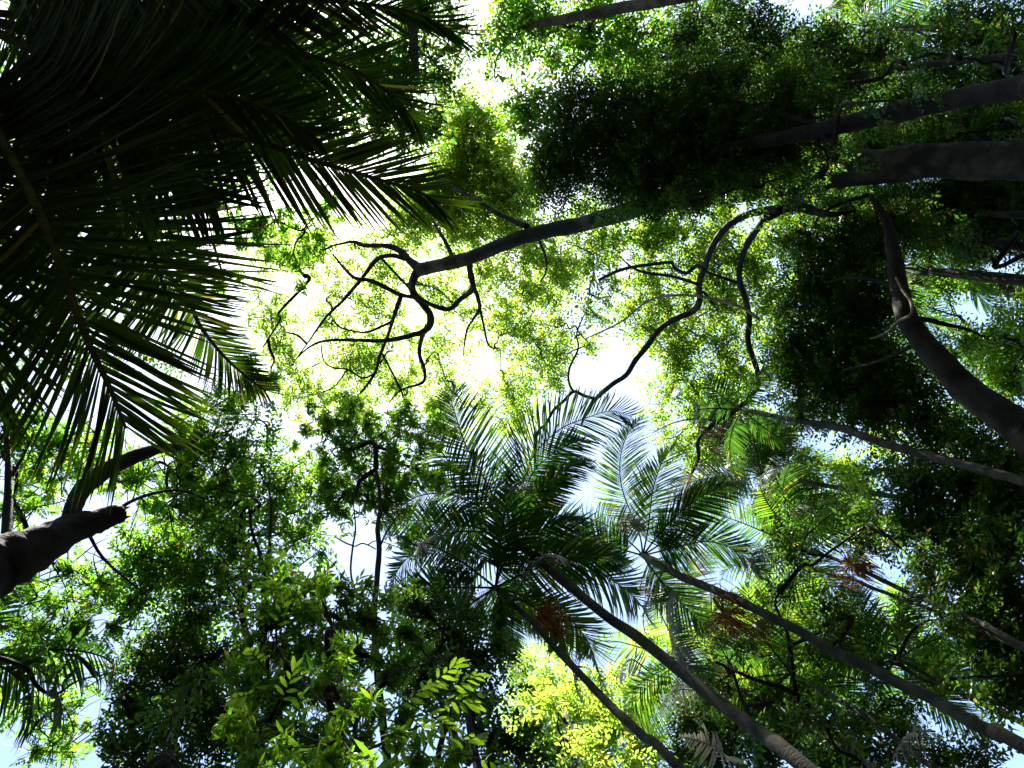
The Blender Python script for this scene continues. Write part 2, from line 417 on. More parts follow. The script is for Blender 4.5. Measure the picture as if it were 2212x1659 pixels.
def palm(name, label, trunk, nf=11, length=2.8, leaflet=.8, seed=1, traced=(), mats=('palm',), skip=(), fruit=None, dead=0, n=84, width=.031, shaft=True, group='palms under the canopy', base=None, droop=.35, sag=1.0):
    """trunk rows go from low to crown (u, v, z, w)"""
    rng = np.random.default_rng(seed)
    P, R = px_tube(trunk); R = R*.86
    if base is None:
        base = P[0]+(P[0]-P[1])*0; base = base*1.0; base[:2] = P[0][:2]+(P[0][:2]-P[-1][:2])*.12
    base = np.array([base[0], base[1], 0.0])
    mid = (base+P[0])/2
    P2 = np.vstack([base-[0, 0, .1], base+(P[0]-base)*.06, mid, P]); R2 = np.concatenate([[R[0]*1.6], [R[0]*1.25], [R[0]*1.05], R])
    root = thing(name, label, 'palm', base, group)
    V, T = tube_arr(P2, R2, 12, 6, rng, .015)
    part('trunk', V, T, MAT['palmbark'], root, True)
    top = P[-1]; dirn = unit(P[-1]-P[-2])
    if shaft:
        rs = R[-1]
        pp = np.array([top-dirn*.05, top+dirn*.25, top+dirn*.6, top+dirn*.95]); V, T = tube_arr(pp, [rs*1.05, rs*1.35, rs*1.1, rs*.6], 10, 5)
        part('crownshaft', V, T, MAT['shaft'], root, True); c = top+dirn*.85
    else: c = top
    for fr in traced:
        pts, ln, kw = fr
        pts = np.vstack([[c], pts]) if kw.pop('root', True) else np.array(pts)
        if 'n' in kw: kw['n'] = int(kw['n']*1.25)
        m = kw.pop('mat', mats[0])
        add_frond(root, pts, ln, kw.pop('n', n), rng, m, width=kw.pop('width', width), **kw)
    for i in range(nf):
        if i in skip: continue
        a = i*2.39996+rng.uniform(-.2, .2)+seed; e = rng.uniform(-.1, 1.25)
        lng = length*rng.uniform(.8, 1.1)
        pts = arch(c, a, e, lng, rng, sag)
        add_frond(root, pts, leaflet*rng.uniform(.85, 1.1), n, rng, mats[i % len(mats)], width=width, droop=droop*rng.uniform(.6, 1.5), vee=rng.uniform(-.1, .35))
    for i in range(dead):
        a = rng.uniform(0, 6.28)
        pts = arch(c-dirn*.8, a, -.5, length*.8, rng, .7)
        add_frond(root, pts, leaflet*.6, 30, rng, 'dead', width=width*.8, droop=.9, name='dead_frond', label='dry grey-brown hanging frond')
    if fruit:
        fc, fr = fruit
        out = []
        for i in range(130):
            d = rng.normal(0, .45, 3); d[2] = rng.uniform(-.25, .3); e = fc+d*fr; m2 = (fc+e)/2+[0, 0, fr*.2]
            e2 = e+rng.normal(0, .08, 3)*fr-[0, 0, fr*rng.uniform(.5, 1.7)]
            out.append(tube_arr([fc+[0, 0, .1], m2, e, e2], [.008, .007, .006, .005], 4, 3, cap=False))
        V, T = merge(out); o = part('fruit_stalk', V, T, MAT['fruit'], root, True); o['label'] = 'orange hanging spray of fruit stalks'
    return root

# ================================================================== THE PLACE
# ground
rng = np.random.default_rng(5)
g = np.concatenate([-np.geomspace(300, 1, 24), [0], np.geomspace(1, 300, 24)])
X, Y = np.meshgrid(g, g); Zg = rng.normal(0, .05, X.shape)-.06
V = np.stack([X, Y, Zg], -1).reshape(-1, 3); k = len(g)
i = (np.arange(k-1)[:, None]*k+np.arange(k-1)[None, :]).ravel()
me = mesh_np('ground', V, np.stack([i, i+1, i+k+1, i+k], 1), MAT['litter'], True)
go = bpy.data.objects.new('ground', me); col.objects.link(go); go['kind'] = 'structure'
go['label'] = 'forest floor covered in brown leaf litter'

# ---- tall tree of the open canopy: mossy trunk from the right edge, twisted limbs against the white sky
tree('canopy_tree', 'tall mossy-trunked tree whose twisted bare limbs spread across the bright white sky gap', None,
  [(2700, 335, 5, 80), (2450, 339, 6.8, 75), (2300, 343, 8.2, 72), (2212, 347, 9, 70), (1992, 350, 10.8, 67), (1792, 373, 12.6, 65), (1659, 397, 14, 60), (1539, 415, 15, 52), (1450, 430, 15.8, 44), (1373, 452, 16.5, 40),
   (1273, 480, 17.5, 33), (1173, 500, 18.6, 33), (1106, 520, 19.3, 30), (1010, 558, 20.4, 28), (906, 583, 21.6, 27)],
  limbs=[
   [(910, 583, 21.6, 26), (886, 564, 21.9, 20), (866, 543, 22.2, 17), (836, 531, 22.5, 14), (786, 530, 23, 11), (762, 522, 23.3, 8), (720, 530, 23.6, 5)],
   [(906, 580, 21.6, 24), (890, 610, 21.8, 20), (893, 633, 22, 19), (910, 653, 22.1, 19), (930, 683, 22.3, 19), (923, 710, 22.5, 18), (886, 725, 22.6, 14), (826, 736, 22.8, 11), (770, 735, 23, 9), (703, 736, 23.3, 7), (668, 750, 23.5, 5), (640, 775, 23.7, 3)],
   [(922, 705, 22.5, 13), (910, 733, 22.7, 11), (906, 766, 22.9, 10), (916, 796, 23.1, 9), (913, 826, 23.2, 8), (866, 843, 23.4, 5), (840, 870, 23.5, 3)],
   [(1013, 560, 20.4, 18), (1017, 595, 20.8, 16), (1020, 625, 21, 15), (992, 648, 21.3, 13), (970, 668, 21.5, 12), (936, 660, 21.6, 12), (900, 643, 21.8, 11), (863, 636, 22.1, 11), (806, 608, 22.4, 10), (766, 600, 22.6, 9), (740, 575, 22.9, 7), (718, 548, 23.1, 5)],
   [(1022, 620, 21, 13), (1031, 640, 21.2, 11), (1036, 665, 21.4, 9), (1022, 690, 21.6, 7), (1008, 715, 21.8, 5), (1000, 770, 22, 3)],
   [(1036, 663, 21.4, 8), (1044, 700, 21.7, 6), (1053, 740, 22, 5), (1064, 752, 22.2, 4), (1080, 756, 22.3, 3), (1082, 800, 22.5, 2)],
   [(880, 560, 22, 13), (843, 552, 22.3, 12), (812, 562, 22.6, 11), (783, 600, 22.8, 10), (740, 650, 23, 8), (706, 683, 23.3, 7), (663, 743, 23.6, 4), (630, 790, 24, 2.5)],
   [(826, 560, 22.6, 7), (850, 586, 22.6, 6), (884, 622, 22.4, 6)],
   [(866, 640, 22.1, 13), (856, 668, 22.3, 12), (846, 700, 22.5, 9), (836, 730, 22.8, 8), (820, 770, 23, 8), (810, 806, 23.2, 8), (786, 840, 23.4, 6), (766, 863, 23.6, 5), (733, 886, 23.8, 3)],
   [(808, 808, 23.2, 5), (783, 816, 23.3, 5), (750, 798, 23.4, 5), (722, 795, 23.5, 4), (700, 780, 23.6, 4), (693, 743, 23.8, 3)],
   [(848, 694, 22.6, 7), (806, 713, 22.8, 6), (780, 718, 23, 5), (733, 706, 23.2, 4), (713, 680, 23.4, 3)],
   [(826, 765, 23, 6), (853, 816, 23.2, 5), (866, 843, 23.3, 5), (876, 870, 23.5, 4), (883, 890, 23.6, 2.5)],
   [(750, 798, 23.4, 4), (722, 835, 23.6, 3.5), (686, 850, 23.8, 3), (636, 862, 24, 2)],
   [(693, 783, 23.6, 3.5), (660, 798, 23.8, 3), (612, 812, 24, 2)],
   [(1140, 490, 18.9, 17), (1106, 476, 19.4, 14), (1073, 460, 19.8, 13), (1026, 430, 20.4, 11), (993, 413, 20.8, 10), (975, 404, 21.2, 9), (953, 392, 21.6, 6), (930, 360, 22, 4)],
   [(978, 566, 20.6, 15), (973, 545, 20.9, 12), (962, 522, 21.2, 10), (947, 497, 21.5, 8), (930, 470, 21.9, 3)],
   [(1160, 508, 18.8, 7), (1180, 560, 19.4, 6), (1178, 590, 19.7, 5), (1166, 610, 20, 3)],
  ],
  blobs=[(590, 690, 24, 60, .75), (570, 620, 24, 45, .6), (610, 750, 24, 40, .7), (630, 800, 24, 60, .8), (700, 620, 24.5, 60, .55), (720, 700, 24, 55, .7), (660, 870, 24, 60, .9), (760, 780, 24, 60, .9), (760, 860, 24, 60, .9),
   (800, 660, 24, 60, .8), (840, 600, 24, 55, .9), (850, 750, 24, 60, .9), (870, 830, 24, 55, .9), (940, 620, 23.5, 60, 1.0), (950, 760, 24, 60, .7), (960, 840, 24, 55, .8), (1000, 690, 23.5, 55, .5),
   (1040, 590, 23.5, 60, .9), (1020, 500, 23.5, 70, 1.3), (960, 470, 24, 60, 1.2), (900, 500, 24, 60, .8), (830, 500, 24, 55, .7), (760, 540, 24, 55, .5), (1080, 720, 23, 60, .7), (1100, 830, 23, 60, .7),
   (1120, 900, 23, 60, .8), (1160, 740, 22.5, 70, 1.1), (1190, 640, 22.5, 70, 1.0), (1120, 640, 22.5, 60, .8), (1130, 550, 22, 60, 1.0), (1210, 560, 22, 70, 1.2), (1190, 800, 22, 40, .9), (1020, 880, 23.5, 60, .6),
   (640, 560, 24, 50, .8), (580, 530, 24, 50, 1.0), (690, 520, 24, 50, .9),
   (1010, 420, 24, 70, 1.5), (1060, 360, 24, 80, 1.6), (1010, 320, 24, 70, 1.6), (1000, 250, 24, 60, 1.6), (1090, 440, 23.5, 70, 1.5), (1070, 280, 24, 50, 1.0), (1120, 480, 23, 60, 1.4), (1130, 400, 23, 50, 1.4),
   (950, 400, 24, 60, 1.4), (900, 440, 24, 60, 1.0)],
  odk=1.75, L=.115, kind='alt', shape='oval', fine=2, leaf='pale', bark='bark', seed=11, clump=.75, per=9, r0=.018, rough=.08)

# ---- tree of the bright green limbs, right of centre
tree('limb_tree', 'tree with dark curving limbs and bright yellow-green leaves right of the white sky gap', None,
  [(2400, 346, 10.4, 24), (2300, 348, 11.2, 24), (2000, 356, 13.6, 24), (1850, 372, 14.4, 24), (1770, 405, 14.4, 24), (1720, 436, 13.8, 24), (1690, 450, 13.3, 22), (1655, 470, 13.4, 20)],
  limbs=[
   [(1690, 452, 13.3, 20), (1726, 447, 12.9, 22), (1759, 457, 12.6, 20), (1802, 463, 12.2, 13), (1850, 455, 12, 6)],
   [(1690, 450, 13, 20), (1620, 462, 13.8, 18), (1570, 490, 14.4, 18), (1540, 530, 15, 17), (1524, 573, 15.6, 17), (1510, 613, 16.1, 17), (1511, 650, 16.5, 17), (1496, 673, 16.8, 17), (1466, 686, 17.1, 16), (1426, 710, 17.6, 15), (1399, 746, 18, 15), (1373, 778, 18.3, 14), (1353, 810, 18.6, 13), (1323, 830, 18.9, 13), (1286, 863, 19.3, 11), (1264, 896, 19.6, 8), (1256, 918, 19.8, 5)],
   [(1288, 862, 19.3, 9), (1262, 855, 19.5, 9), (1239, 846, 19.7, 9), (1218, 866, 19.9, 8), (1196, 886, 20.1, 8), (1180, 915, 20.3, 7), (1163, 932, 20.4, 7), (1150, 980, 20.6, 5), (1140, 1020, 20.8, 3)],
   [(1239, 847, 19.7, 7), (1229, 826, 19.9, 6), (1230, 796, 20.1, 6), (1249, 753, 20.3, 5), (1246, 720, 20.6, 4), (1262, 680, 20.8, 3), (1279, 640, 21, 2)],
   [(1522, 580, 15.6, 12), (1505, 574, 15.9, 11), (1483, 590, 16.1, 9), (1459, 580, 16.4, 9), (1449, 567, 16.6, 9), (1416, 570, 16.9, 9), (1366, 577, 17.4, 9), (1333, 586, 17.8, 9), (1293, 605, 18.2, 7)],
   [(1510, 615, 16, 9), (1453, 597, 16.7, 8), (1399, 590, 17.2, 8), (1366, 578, 17.5, 6), (1340, 555, 17.8, 3)],
   [(1655, 470, 13.4, 19), (1628, 505, 14, 17), (1606, 545, 14.6, 16), (1597, 600, 15.2, 15), (1609, 643, 15.6, 15), (1619, 686, 16, 14), (1616, 736, 16.3, 14), (1629, 780, 16.6, 13), (1639, 816, 16.8, 12), (1633, 840, 17, 12), (1603, 876, 17.3, 12), (1549, 910, 17.7, 12), (1509, 950, 18.1, 10), (1509, 990, 18.3, 9), (1493, 1026, 18.5, 7), (1473, 1083, 18.8, 4)],
   [(1523, 586, 15.6, 8), (1556, 598, 15.5, 7), (1592, 611, 15.3, 7)],
   [(1520, 630, 16.2, 7), (1535, 650, 16.3, 6), (1552, 672, 16.5, 4)],
   [(1549, 910, 17.7, 5), (1500, 905, 18, 4), (1450, 915, 18.3, 3), (1410, 935, 18.6, 2)],
  ],
  blobs=[(1290, 560, 19, 60, 1.2), (1350, 640, 19, 65, 1.3), (1300, 690, 19.5, 55, 1.0), (1270, 750, 19.8, 45, .8), (1420, 560, 18.5, 65, 1.7), (1380, 700, 19, 60, 1.4), (1430, 640, 18.5, 60, 1.7), (1450, 760, 18.5, 60, 1.7), (1500, 700, 18.2, 70, 1.8), (1490, 560, 18, 60, 1.8),
   (1560, 640, 17.5, 65, 2.2), (1570, 740, 17.5, 65, 2.2), (1580, 840, 17.5, 60, 2.2), (1490, 830, 18.2, 60, 1.8), (1520, 900, 18, 60, 2.0), (1590, 930, 17.5, 60, 2.0), (1470, 950, 18.4, 55, 1.6), (1540, 990, 18, 60, 1.8),
   (1430, 870, 18.8, 45, 1.0), (1560, 560, 17, 60, 2.0), (1640, 560, 16.5, 60, 2.2), (1660, 650, 16.5, 60, 2.2), (1250, 480, 19.5, 60, 1.4), (1330, 500, 19, 55, 1.6), (1400, 490, 18.5, 55, 1.8), (1470, 490, 18, 50, 1.8), (1560, 490, 17, 50, 2.0), (1210, 700, 20, 40, .8), (1220, 780, 20, 35, .8)],
  lift=1.3, L=.115, kind='alt', shape='oval', fine=2, leaf='bright', bark='bark', seed=12, clump=.6, per=10)

# ---- dark dense tree above the mossy trunk
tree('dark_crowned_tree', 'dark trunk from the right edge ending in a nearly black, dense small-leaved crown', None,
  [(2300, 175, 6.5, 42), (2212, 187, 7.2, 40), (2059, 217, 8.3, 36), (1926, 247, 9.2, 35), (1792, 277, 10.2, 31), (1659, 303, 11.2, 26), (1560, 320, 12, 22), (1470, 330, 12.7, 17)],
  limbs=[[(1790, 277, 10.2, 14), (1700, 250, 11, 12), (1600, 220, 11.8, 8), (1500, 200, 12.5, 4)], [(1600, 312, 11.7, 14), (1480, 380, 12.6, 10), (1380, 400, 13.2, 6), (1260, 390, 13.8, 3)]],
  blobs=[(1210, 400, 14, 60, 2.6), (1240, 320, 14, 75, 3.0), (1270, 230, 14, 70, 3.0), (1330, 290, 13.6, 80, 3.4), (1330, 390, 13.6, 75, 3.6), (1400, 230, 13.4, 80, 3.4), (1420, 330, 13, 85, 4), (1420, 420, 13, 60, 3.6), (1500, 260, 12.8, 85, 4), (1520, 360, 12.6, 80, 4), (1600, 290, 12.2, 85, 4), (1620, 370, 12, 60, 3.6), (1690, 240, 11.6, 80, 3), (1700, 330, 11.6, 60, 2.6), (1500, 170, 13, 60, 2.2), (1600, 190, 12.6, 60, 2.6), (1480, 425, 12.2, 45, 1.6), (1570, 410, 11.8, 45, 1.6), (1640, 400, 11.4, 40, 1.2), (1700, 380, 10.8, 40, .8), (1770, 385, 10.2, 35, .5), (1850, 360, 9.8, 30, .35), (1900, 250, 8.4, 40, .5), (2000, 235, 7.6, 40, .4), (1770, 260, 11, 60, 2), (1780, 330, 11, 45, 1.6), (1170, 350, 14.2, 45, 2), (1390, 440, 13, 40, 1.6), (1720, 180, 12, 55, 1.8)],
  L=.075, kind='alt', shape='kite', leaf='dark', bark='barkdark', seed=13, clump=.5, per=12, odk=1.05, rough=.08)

# ---- left tree with the thick broken limb, pinnate leaves
PIN = tree('pinnate_tree', 'thick dark tree at the left edge with a snapped-off limb stub and feathery compound leaves', None,
  [(-330, 1420, 5.2, 150), (-150, 1300, 6.2, 130), (-40, 1232, 6.8, 112), (60, 1192, 7.1, 88), (140, 1150, 7.4, 62), (200, 1128, 7.6, 46), (258, 1110, 7.8, 40)],
  limbs=[[(148, 1150, 7.4, 46), (155, 1110, 7.6, 42), (175, 1062, 7.9, 41), (220, 1020, 8.2, 40), (280, 990, 8.5, 35), (340, 970, 8.8, 27), (400, 962, 9.1, 14), (450, 930, 9.5, 6)],
   [(15, 1180, 7, 26), (16, 1110, 7.4, 20), (18, 1010, 7.9, 14), (12, 900, 8.4, 8)], [(20, 1040, 7.8, 9), (60, 965, 8.2, 6), (75, 925, 8.4, 3)],
   [(30, 1190, 7, 20), (90, 1140, 7.3, 14), (150, 1120, 7.5, 12)], [(235, 1114, 7.7, 12), (280, 1085, 7.9, 9), (330, 1066, 8.2, 8), (390, 1060, 8.5, 5), (450, 1080, 8.8, 3)],
   [(286, 1082, 8, 4), (296, 1045, 8.2, 3), (300, 1000, 8.5, 2)], [(190, 1150, 7.6, 9), (215, 1195, 7.8, 7), (250, 1232, 8, 6), (310, 1280, 8.4, 4)], [(60, 1215, 7.1, 12), (40, 1252, 7.2, 7), (10, 1256, 7.2, 6)],
   [(-90, 1400, 7, 14), (10, 1425, 7.3, 11), (60, 1447, 7.5, 10), (80, 1482, 7.7, 9), (118, 1500, 7.9, 6), (170, 1470, 8.2, 4.5), (232, 1456, 8.6, 3)]],
  blobs=[(30, 960, 9.5, 70, 1.5), (110, 980, 9.6, 70, 1.4), (90, 1050, 9.5, 60, 1.4), (190, 980, 9.8, 60, 1.2), (250, 1030, 9.8, 55, .9), (60, 1110, 9.2, 50, 1.3), (330, 1020, 10, 60, 1.6), (400, 1020, 10.4, 70, 2), (420, 950, 10.6, 70, 2.2), (490, 1000, 10.6, 70, 2.2), (480, 920, 10.8, 60, 1.8), (380, 1100, 10, 60, 1.8), (450, 1100, 10.4, 60, 1.8),
   (120, 1250, 9, 55, 1.2), (60, 1320, 9, 70, 1.3), (160, 1310, 9.2, 60, 1.3), (200, 1240, 9.3, 50, 1.2), (110, 1390, 9, 60, 1.2), (20, 1400, 9, 55, 1.4), (150, 1450, 9.4, 45, 1.0), (230, 1370, 9.6, 50, .8), (120, 1530, 9.2, 55, 1.2), (60, 1590, 9, 60, 1.4), (150, 1600, 9.2, 45, 1.1), (200, 1470, 9.6, 30, .9)],
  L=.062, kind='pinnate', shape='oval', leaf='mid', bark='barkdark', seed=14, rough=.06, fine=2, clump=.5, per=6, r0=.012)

_r = np.random.default_rng(3)
for k in range(7):
    a = k*.9; st = PZ(246+4*math.cos(a), 1113+13*math.sin(a), 7.75); e = PZ(262+_r.uniform(2, 26), 1104+12*math.sin(a)+_r.uniform(-6, 6), 7.85)
    V, T = tube_arr([st, (st+e)/2, e], [.035, .022, .004], 5, 3); part('splinter', V, T, MAT['barkbrown'], PIN, True)

# ---- middle trees at centre left
tree('slender_tree', 'slender-stemmed tree with mid green rosettes of leaves below the twisted limbs', None,
  [(860, 1800, 5, 18), (820, 1500, 6.4, 15), (808, 1340, 7.4, 13), (813, 1266, 8, 12), (819, 1189, 8.6, 11), (816, 1139, 9, 10), (822, 1080, 9.6, 7), (810, 1000, 10.4, 5)],
  limbs=[[(808, 1330, 7.5, 9), (775, 1290, 8, 6), (758, 1239, 8.5, 5), (762, 1180, 9, 5), (768, 1139, 9.3, 4), (760, 1060, 10, 2.5)], [(765, 1180, 9, 4), (745, 1172, 9.2, 4), (725, 1160, 9.4, 2.5)], [(768, 1180, 9, 4), (785, 1174, 9.1, 3.5), (812, 1186, 9, 3)], [(817, 1190, 8.6, 6), (835, 1150, 9, 5), (862, 1110, 9.4, 3)]],
  blobs=[(700, 920, 11.4, 50, 1.6), (760, 900, 11.4, 50, 1.8), (680, 970, 11.2, 55, 1.7), (760, 970, 11, 60, 2.0), (840, 920, 11.2, 55, 2.0), (880, 990, 10.8, 60, 2.0), (820, 1020, 10.6, 60, 2.2), (740, 1040, 10.8, 60, 2.0), (860, 1080, 10.2, 60, 2.0), (800, 1100, 10.2, 50, 1.8), (720, 1110, 10.4, 55, 1.8), (930, 930, 11, 50, 2.0), (940, 1040, 10.4, 50, 1.8), (690, 1060, 10.6, 50, 1.5), (880, 1170, 9.6, 45, 1.4), (900, 870, 11.4, 40, 1.5)],
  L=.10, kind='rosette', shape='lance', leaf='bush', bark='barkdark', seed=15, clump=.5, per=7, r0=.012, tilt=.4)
tree('forked_tree', 'forked tree with dark green leaves between the snapped limb and the slender stems', None,
  [(520, 1750, 6, 26), (555, 1480, 7.6, 20), (570, 1330, 8.6, 16), (573, 1240, 9.3, 14), (574, 1230, 9.5, 12)],
  limbs=[[(573, 1240, 9.3, 11), (560, 1190, 9.8, 9), (545, 1150, 10.2, 7), (535, 1080, 10.8, 4)], [(575, 1235, 9.4, 10), (582, 1180, 9.9, 8), (586, 1110, 10.5, 6), (580, 1040, 11.1, 3)], [(590, 1240, 9.3, 6), (640, 1225, 9.8, 4), (690, 1190, 10.2, 2.5)]],
  blobs=[(500, 1080, 11.4, 55, 1.9), (560, 1010, 11.6, 55, 1.5), (600, 1080, 11.4, 60, 1.7), (520, 1160, 11, 55, 1.8), (470, 1180, 11, 55, 1.9), (450, 1240, 10.8, 55, 1.9), (620, 1150, 11, 55, 1.5), (540, 1230, 10.6, 50, 1.6), (590, 960, 12, 40, 1.0), (640, 1030, 11.6, 50, 1.4), (390, 1200, 10.8, 60, 1.9), (350, 1160, 10.6, 55, 1.8), (330, 1250, 10.4, 60, 1.8), (400, 1290, 10.4, 60, 1.9), (660, 1200, 10.8, 45, 1.2), (560, 900, 12, 40, .9), (280, 1180, 10.4, 50, 1.4), (270, 1290, 10.2, 60, 1.7), (460, 1320, 10.2, 55, 2)],
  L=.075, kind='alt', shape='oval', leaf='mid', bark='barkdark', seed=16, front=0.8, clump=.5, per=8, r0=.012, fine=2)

# ---- bushy long-leaved tree at the bottom
BUSH = tree('long_leaved_tree', 'bushy low tree with long glossy light-green leaves along the bottom edge', None,
  [(760, 1900, 3.2, 26), (742, 1659, 4.2, 17), (738, 1560, 4.8, 14), (733, 1440, 5.6, 11), (728, 1380, 6.1, 8), (700, 1320, 6.6, 5)],
  limbs=[[(738, 1560, 4.8, 8), (660, 1480, 5.6, 6), (600, 1400, 6.4, 4), (570, 1330, 7, 2.5)], [(738, 1540, 4.9, 8), (830, 1460, 5.6, 5), (900, 1440, 6, 3), (960, 1420, 6.2, 2)], [(742, 1620, 4.4, 8), (620, 1580, 5, 6), (500, 1540, 5.6, 4)], [(745, 1640, 4.3, 8), (860, 1590, 4.9, 6), (960, 1540, 5.4, 4), (1010, 1500, 5.8, 2)]],
  blobs=[(600, 1310, 7.2, 60, 2.4), (680, 1300, 7.2, 60, 2.4), (760, 1310, 7, 60, 2.4), (820, 1350, 6.8, 55, 2.6), (570, 1400, 7, 65, 2.8), (660, 1390, 6.8, 65, 3), (750, 1400, 6.6, 60, 3), (560, 1490, 6.4, 65, 2.8), (650, 1490, 6.2, 65, 3), (740, 1500, 6, 60, 3), (830, 1440, 6.2, 60, 2.6), (580, 1580, 6, 65, 2.6), (680, 1590, 5.6, 65, 2.6), (780, 1600, 5.6, 60, 2.4), (900, 1400, 6.4, 50, 2.6), (540, 1640, 5.6, 60, 2.4), (880, 1620, 5.4, 50, 2.0), (960, 1640, 5.4, 50, 2.2), (840, 1540, 5.8, 45, 1.6), (700, 1640, 3.9, 60, 1.2), (760, 1560, 4.3, 50, 1.0), (620, 1640, 4.2, 60, 1.2), (860, 1650, 4.4, 60, 1.2), (520, 1560, 5, 50, 1.2), (760, 1480, 4.9, 40, 1.0)],
  L=.088, kind='rosette', shape='lance', leaf='bush', bark='barkdark', seed=17, front=0.8, clump=.45, per=7, r0=.010, tilt=.4)

def leaf_sprays(root, rows, L, mat, seed):
    rng = np.random.default_rng(seed)
    x = np.array([0, .2, .45, .7, 1.0]); wd = np.array([.02, .10, .125, .085, .0]); V = []; T = []
    for a, b in zip(x, wd):
        z = .04*a-.2*a*a; V += [[a, -b, z+.25*b], [a, 0, z], [a, b, z+.25*b]]
    for i in range(4):
        a = i*3; b = a+3; T += [[a, a+1, b+1], [a, b+1, b], [a+1, a+2, b+2], [a+1, b+2, b+1]]
    me = mesh_np('leaf', np.array(V), np.array(T), MAT[mat], True)
    b0 = np.array(root['_b'])
    for (u, v, z, du, dv) in rows:
        c = PZ(u, v, z); e = PZ(u+du, v+dv, z+rng.uniform(-.25, .1)); ax = unit(e-c)
        tip = c+ax*L*1.5
        Vt, Tt = tube_arr([c-ax*L*1.5, c, tip], [.006, .005, .002], 4, 3, cap=False); part('stalk', Vt, Tt, MAT['shaft'], root, True)
        side = unit(np.cross(ax, [0, 0, 1.0]))
        n = int(rng.integers(7, 10))
        for k in range(n):
            t = k/(n-1); sg = 1 if k % 2 else -1
            d = ax*(.45+.5*t)+side*sg*(1.0-.75*t)+np.array([0, 0, rng.uniform(-.55, .1)])
            nr = np.array([0, 0, 1.0])+rng.normal(0, .3, 3)
            R = rot_mats(d[None], nr[None])[0]; l = L*rng.uniform(.75, 1.15)
            o = bpy.data.objects.new('leaf', me); col.objects.link(o); o.parent = root
            A = np.eye(4); A[:3, :3] = R*l; A[:3, 3] = c+(tip-c)*t-b0
            o.matrix_basis = Matrix(A.tolist())
leaf_sprays(BUSH, [(870, 1520, 5.2, 40, -30), (910, 1490, 5.3, 50, -20), (960, 1510, 5.2, 60, 10), (940, 1470, 5.4, 40, -30), (890, 1550, 5.1, 30, 30), (980, 1480, 5.3, 50, -20), (920, 1540, 5.1, 50, 30),
  (590, 1290, 7.0, -10, -40), (640, 1275, 7.0, 10, -40), (690, 1270, 7.0, 20, -40), (750, 1285, 6.9, 30, -40), (800, 1300, 6.8, 50, -10), (830, 1340, 6.6, 50, 10), (560, 1340, 6.8, -40, -20), (600, 1350, 6.7, 10, -40), (850, 1370, 6.5, 40, 0),
  (610, 1510, 5.4, 20, -50), (640, 1560, 5.2, 10, -40), (560, 1430, 6, -30, -40), (540, 1500, 5.6, -40, 10), (690, 1440, 5.8, 30, -30), (1010, 1600, 5.0, 40, -20), (960, 1590, 5.0, 30, 20), (1040, 1640, 4.9, 40, 10), (870, 1600, 5.0, -20, 40)], .135, 'bush', 81)

# ---- dark tree bottom left
tree('shaded_tree', 'shaded dark-leaved tree at the bottom left beside the pale blue gap', None,
  [(330, 1950, 5, 34), (350, 1700, 6.6, 26), (380, 1560, 7.8, 18), (400, 1460, 8.8, 11)],
  limbs=[[(378, 1570, 7.7, 9), (320, 1530, 8.4, 6), (270, 1520, 8.8, 3)], [(390, 1510, 8.2, 8), (450, 1450, 9, 5), (480, 1400, 9.5, 3)]],
  blobs=[(280, 1500, 9.4, 45, 2), (340, 1480, 9.6, 60, 2.6), (420, 1470, 9.6, 65, 3), (480, 1420, 9.8, 55, 2.6), (300, 1420, 10, 55, 1.8), (370, 1380, 10.2, 60, 2.2), (270, 1570, 9, 45, 2), (340, 1580, 9, 60, 2.4), (430, 1560, 9, 65, 2.6), (500, 1520, 9.2, 50, 2.4), (300, 1640, 8.6, 55, 2), (400, 1640, 8.6, 60, 2.2), (480, 1620, 8.6, 50, 2.2), (240, 1620, 8.8, 28, 1.4), (430, 1360, 10.4, 40, 1.8)],
  L=.068, kind='alt', shape='oval', leaf='dark', bark='barkdark', seed=18, front=0.8, clump=.5, per=8)

